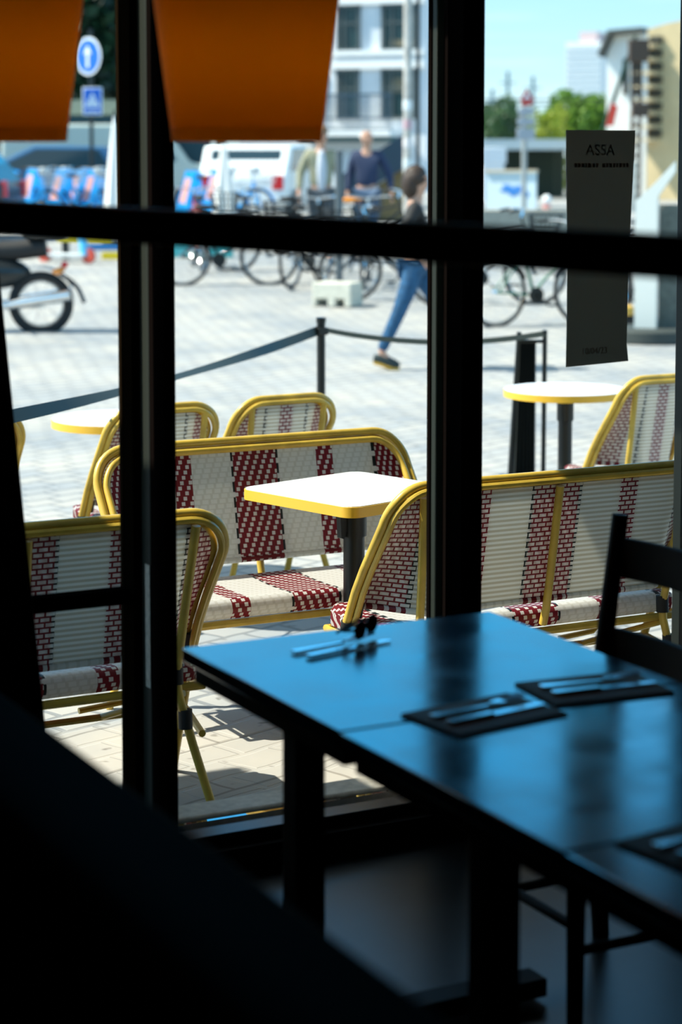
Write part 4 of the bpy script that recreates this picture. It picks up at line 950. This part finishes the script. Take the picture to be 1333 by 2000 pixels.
# ------------------------------------------------------------------ people
def skin_obj(name, V, E, Rd, m, parent, sub=2):
    me = bpy.data.meshes.new(name); me.from_pydata([tuple(v) for v in V], E, []); o = bpy.data.objects.new(name, me); col.objects.link(o)
    me.materials.append(m); o.parent = parent
    sk = o.modifiers.new('skin', 'SKIN'); sk.use_smooth_shade = True
    if not me.skin_vertices: me.skin_vertices
    for i, (sv, r) in enumerate(zip(me.skin_vertices[0].data, Rd)):
        sv.radius = r if isinstance(r, tuple) else (r, r); sv.use_root = (i == 0)
    ss = o.modifiers.new('subsurf', 'SUBSURF'); ss.levels = sub; ss.render_levels = sub
    dg = bpy.context.evaluated_depsgraph_get(); nm = bpy.data.meshes.new_from_object(o.evaluated_get(dg)); o.modifiers.clear(); o.data = nm
    if not nm.materials: nm.materials.append(m)
    nm.shade_smooth(); return o
def person(label, H, J, top, legs, shoe, hair, shirt=None, bald=False, sole=None, longhair=False):
    """J: joint positions for a 1.75 m figure, +y is forward, +x the person's right"""
    t = thing('person', label, 'person'); k = H / 1.75
    S = lambda p: Vector(p) * k
    V, E, Rr = [], [], []
    def add(p, r, par=None):
        V.append(S(p)); Rr.append(r * k if not isinstance(r, tuple) else tuple(x * k for x in r)); i = len(V) - 1
        if par is not None: E.append((par, i))
        return i
    hd = J.get('head', (0, .02)); hx, hy = hd
    pv = add((0, 0, .95), .115); sp_ = add((0, -.005, 1.10), .105, pv); chs = add((0, .0, 1.30), .125, sp_); nb = add((0, -.01, 1.455), .06, chs)
    nk = add((hx * .5, hy * .5, 1.52), .052, nb); h0 = add((hx, hy + .015, 1.585), .066, nk); h1 = add((hx, hy + .005, 1.655), .083, h0); h2 = add((hx, hy - .005, 1.715), .055, h1)
    f_ = J.get('face', (0, 1)); n0 = add((hx + f_[0] * .088, hy + .01 + f_[1] * .088, 1.625), .013, h0)
    for sx in (-1, 1): add((hx + f_[1] * .082 * sx, hy - f_[0] * .082 * sx, 1.63), .015, h0)
    for sd, sx in (('r', 1), ('l', -1)):
        sh = add((.165 * sx, -.01, 1.41), .056, chs); el = add(J['el' + sd], .042, sh); wr_ = add(J['wr' + sd], .028, el)
        a = (Vector(J['wr' + sd]) - Vector(J['el' + sd])).normalized(); sidev = a.cross(Vector((sx, 0, 0))).normalized(); pn = a.cross(sidev)
        pl_ = add(Vector(J['wr' + sd]) + a * .05, .030, wr_); pe = add(Vector(J['wr' + sd]) + a * .085, .028, pl_)
        for q, ln in zip((-1.5, -.5, .5, 1.5), (.062, .075, .07, .055)):
            b0 = Vector(J['wr' + sd]) + a * .10 + sidev * q * .019
            f1 = add(b0, .0095, pe); f2 = add(b0 + a * ln * .55 + pn * .008, .0085, f1); add(b0 + a * ln * .95 + pn * .024, .0075, f2)
        th = add(Vector(J['wr' + sd]) + a * .045 + sidev * .036, .011, pl_); add(Vector(J['wr' + sd]) + a * .09 + sidev * .052 + pn * .01, .009, th)
        hp_ = add((.09 * sx, 0, .90), .09, pv); kn = add(J['kn' + sd], .058, hp_); an = add(J['an' + sd], .036, kn); to = Vector(J['to' + sd]); add((Vector(J['an' + sd]) + to) / 2 + Vector((0, 0, -.03)), .034, an)
    skin_obj('body', V, E, Rr, M_skin, t)
    # clothes: each a slightly larger skin round the same joints
    V, E, Rr = [], [], []
    pv = add((0, 0, .97), (.15, .115)); 
    for sd, sx in (('r', 1), ('l', -1)):
        hp_ = add((.092 * sx, -.005, .89), .105, pv); mid = add((Vector((.092 * sx, 0, .89)) + Vector(J['kn' + sd])) / 2, .086, hp_); kn = add(J['kn' + sd], .068, mid)
        c_ = add(Vector(J['kn' + sd]) * .6 + Vector(J['an' + sd]) * .4, .062, kn); add(J['an' + sd], .047, c_)
    skin_obj('trousers', V, E, Rr, legs, t)
    V, E, Rr = [], [], []
    pv = add((0, 0, .93), (.17, .13)); s1 = add((0, 0, 1.12), (.155, .12), pv); c1 = add((0, 0, 1.35), (.16, .125), s1); n1 = add((0, -.012, 1.475), .082, c1)
    for sd, sx in (('r', 1), ('l', -1)):
        sh = add((.165 * sx, -.01, 1.40), .072, c1); el = add(J['el' + sd], .058, sh); add(Vector(J['wr' + sd]) * .96 + Vector(J['el' + sd]) * .04, .042, el)
    skin_obj('jacket', V, E, Rr, top, t)
    if shirt:
        m = MB(); m.ball(S((0, .075, 1.17)), (.072 * k, .075 * k, .27 * k), 20, 14); m.ball(S((0, .07, 1.36)), (.05 * k, .06 * k, .10 * k), 16, 10); m.build('shirt', shirt, t)
    for sd in 'rl':
        a = S(J['an' + sd]); to = S(J['to' + sd]); d = (to - a); hl = a + Vector((0, -.05 * k, -.055 * k)) - Vector((d.x, d.y, 0)) * .10
        sh = MB(); sh.tube(smoothpath([hl + Vector((0, 0, .0)), a + Vector((0, .02, -.05 * k)), (a + to) / 2 + Vector((0, 0, -.01)), to], 1), [.034 * k, .040 * k, .043 * k, .040 * k, .036 * k, .024 * k][:6] + [.02 * k] * 0, 12) if False else None
        pts = [hl, hl * .7 + to * .3 + Vector((0, 0, .012 * k)), hl * .4 + to * .6 + Vector((0, 0, .006 * k)), hl * .12 + to * .88, to + (to - hl) * .06]
        sh = MB(); sh.tube(pts, [.030 * k, .044 * k, .046 * k, .042 * k, .024 * k], 12); s_o = sh.build('shoe', shoe, t)
        sl_ = MB(); sl_.tube([p + Vector((0, 0, -.034 * k)) for p in pts], [.02 * k, .030 * k, .032 * k, .030 * k, .016 * k], 10); sl_.build('sole', sole or M_rubber, s_o)
    hc = S((hx, hy, 1.66)); f2_ = Vector((f_[0], f_[1], 0))
    m = MB()
    if not bald:
        m.ball(hc + Vector((0, 0, .028 * k)) - f2_ * .022 * k, (.092 * k, .098 * k, .088 * k))
        if longhair: m.ball(hc - f2_ * .06 * k + Vector((0, 0, -.05 * k)), (.095 * k, .085 * k, .14 * k)); m.ball(hc - f2_ * .02 * k + Vector((0, 0, -.0 * k)), (.105 * k, .10 * k, .10 * k))
        m.build('hair', hair, t)
    else:
        m.ball(hc - f2_ * .03 * k + Vector((0, 0, -.02 * k)), (.088 * k, .072 * k, .05 * k)); m.build('hair', hair, t)
    e_ = MB(); sv = Vector((f_[1], -f_[0], 0))
    for sx in (-1, 1): e_.ball(S((hx, hy, 1.652)) + f2_ * .080 * k + sv * .03 * sx * k, .009 * k, 8, 6)
    e_.build('eyes', M_black, t); MB().ball(S((hx, hy, 1.585)) + f2_ * .078 * k, (.022 * k, .022 * k, .006 * k), 10, 6).build('mouth', mat('lips', (.35, .10, .08), .5), t)
    return t
JS = dict(elr=(.235, -.02, 1.13), wrr=(.25, .06, .90), ell=(-.235, -.02, 1.13), wrl=(-.25, .06, .90), knr=(.10, .05, .50), anr=(.10, -.01, .09), tor=(.12, .17, .035), knl=(-.10, .16, .52), anl=(-.10, .16, .09), tol=(-.11, .34, .035))
jw = dict(JS); jw.update(knr=(.09, -.14, .51), anr=(.09, -.30, .155), tor=(.09, -.15, .035), knl=(-.09, .24, .53), anl=(-.09, .36, .10), tol=(-.09, .55, .05), elr=(.22, -.12, 1.14), wrr=(.24, .06, .98), ell=(-.22, .10, 1.14), wrl=(-.22, .28, 1.02), face=(0, 1))
wm = person('person in tight blue jeans and dark jacket striding to the right across the square', 1.70, jw, mat('black_jacket', (.010, .010, .010), .7), mat('blue_denim', (.018, .085, .18), .85, noise=.3, nscale=25), mat('dark_trainers', (.015, .03, .03), .6), mat('dark_brown_hair', (.035, .018, .010), .6), None, False, mat('yellow_sole', (.80, .45, .05), .6), True)
put(wm, 813, 17.3, R(-90))
jm = dict(JS); jm.update(elr=(.27, -.02, 1.15), wrr=(.29, .08, .93))
m1 = person('man in an open olive jacket over a grey T-shirt, walking toward the window', 1.82, jm, mat('olive_jacket', (.30, .29, .19), .8), mat('grey_trousers', (.09, .10, .11), .8), M_rubber, mat('sandy_hair', (.22, .12, .06), .6), mat('grey_shirt', (.52, .56, .62), .8))
put(m1, 628, 27.6, R(180 + 6))
jn = dict(JS); jn.update(ell=(-.29, -.02, 1.15), wrl=(-.33, .05, .93), face=(-.5, .85))
m2 = person('bald man in a navy jacket walking beside the grey pole', 1.80, jn, mat('navy_jacket', (.02, .035, .085), .8), mat('blue_grey_trousers', (.07, .12, .20), .8), M_rubber, mat('white_hair', (.7, .68, .64), .7), None, True)
put(m2, 718, 27.9, R(180 - 8))
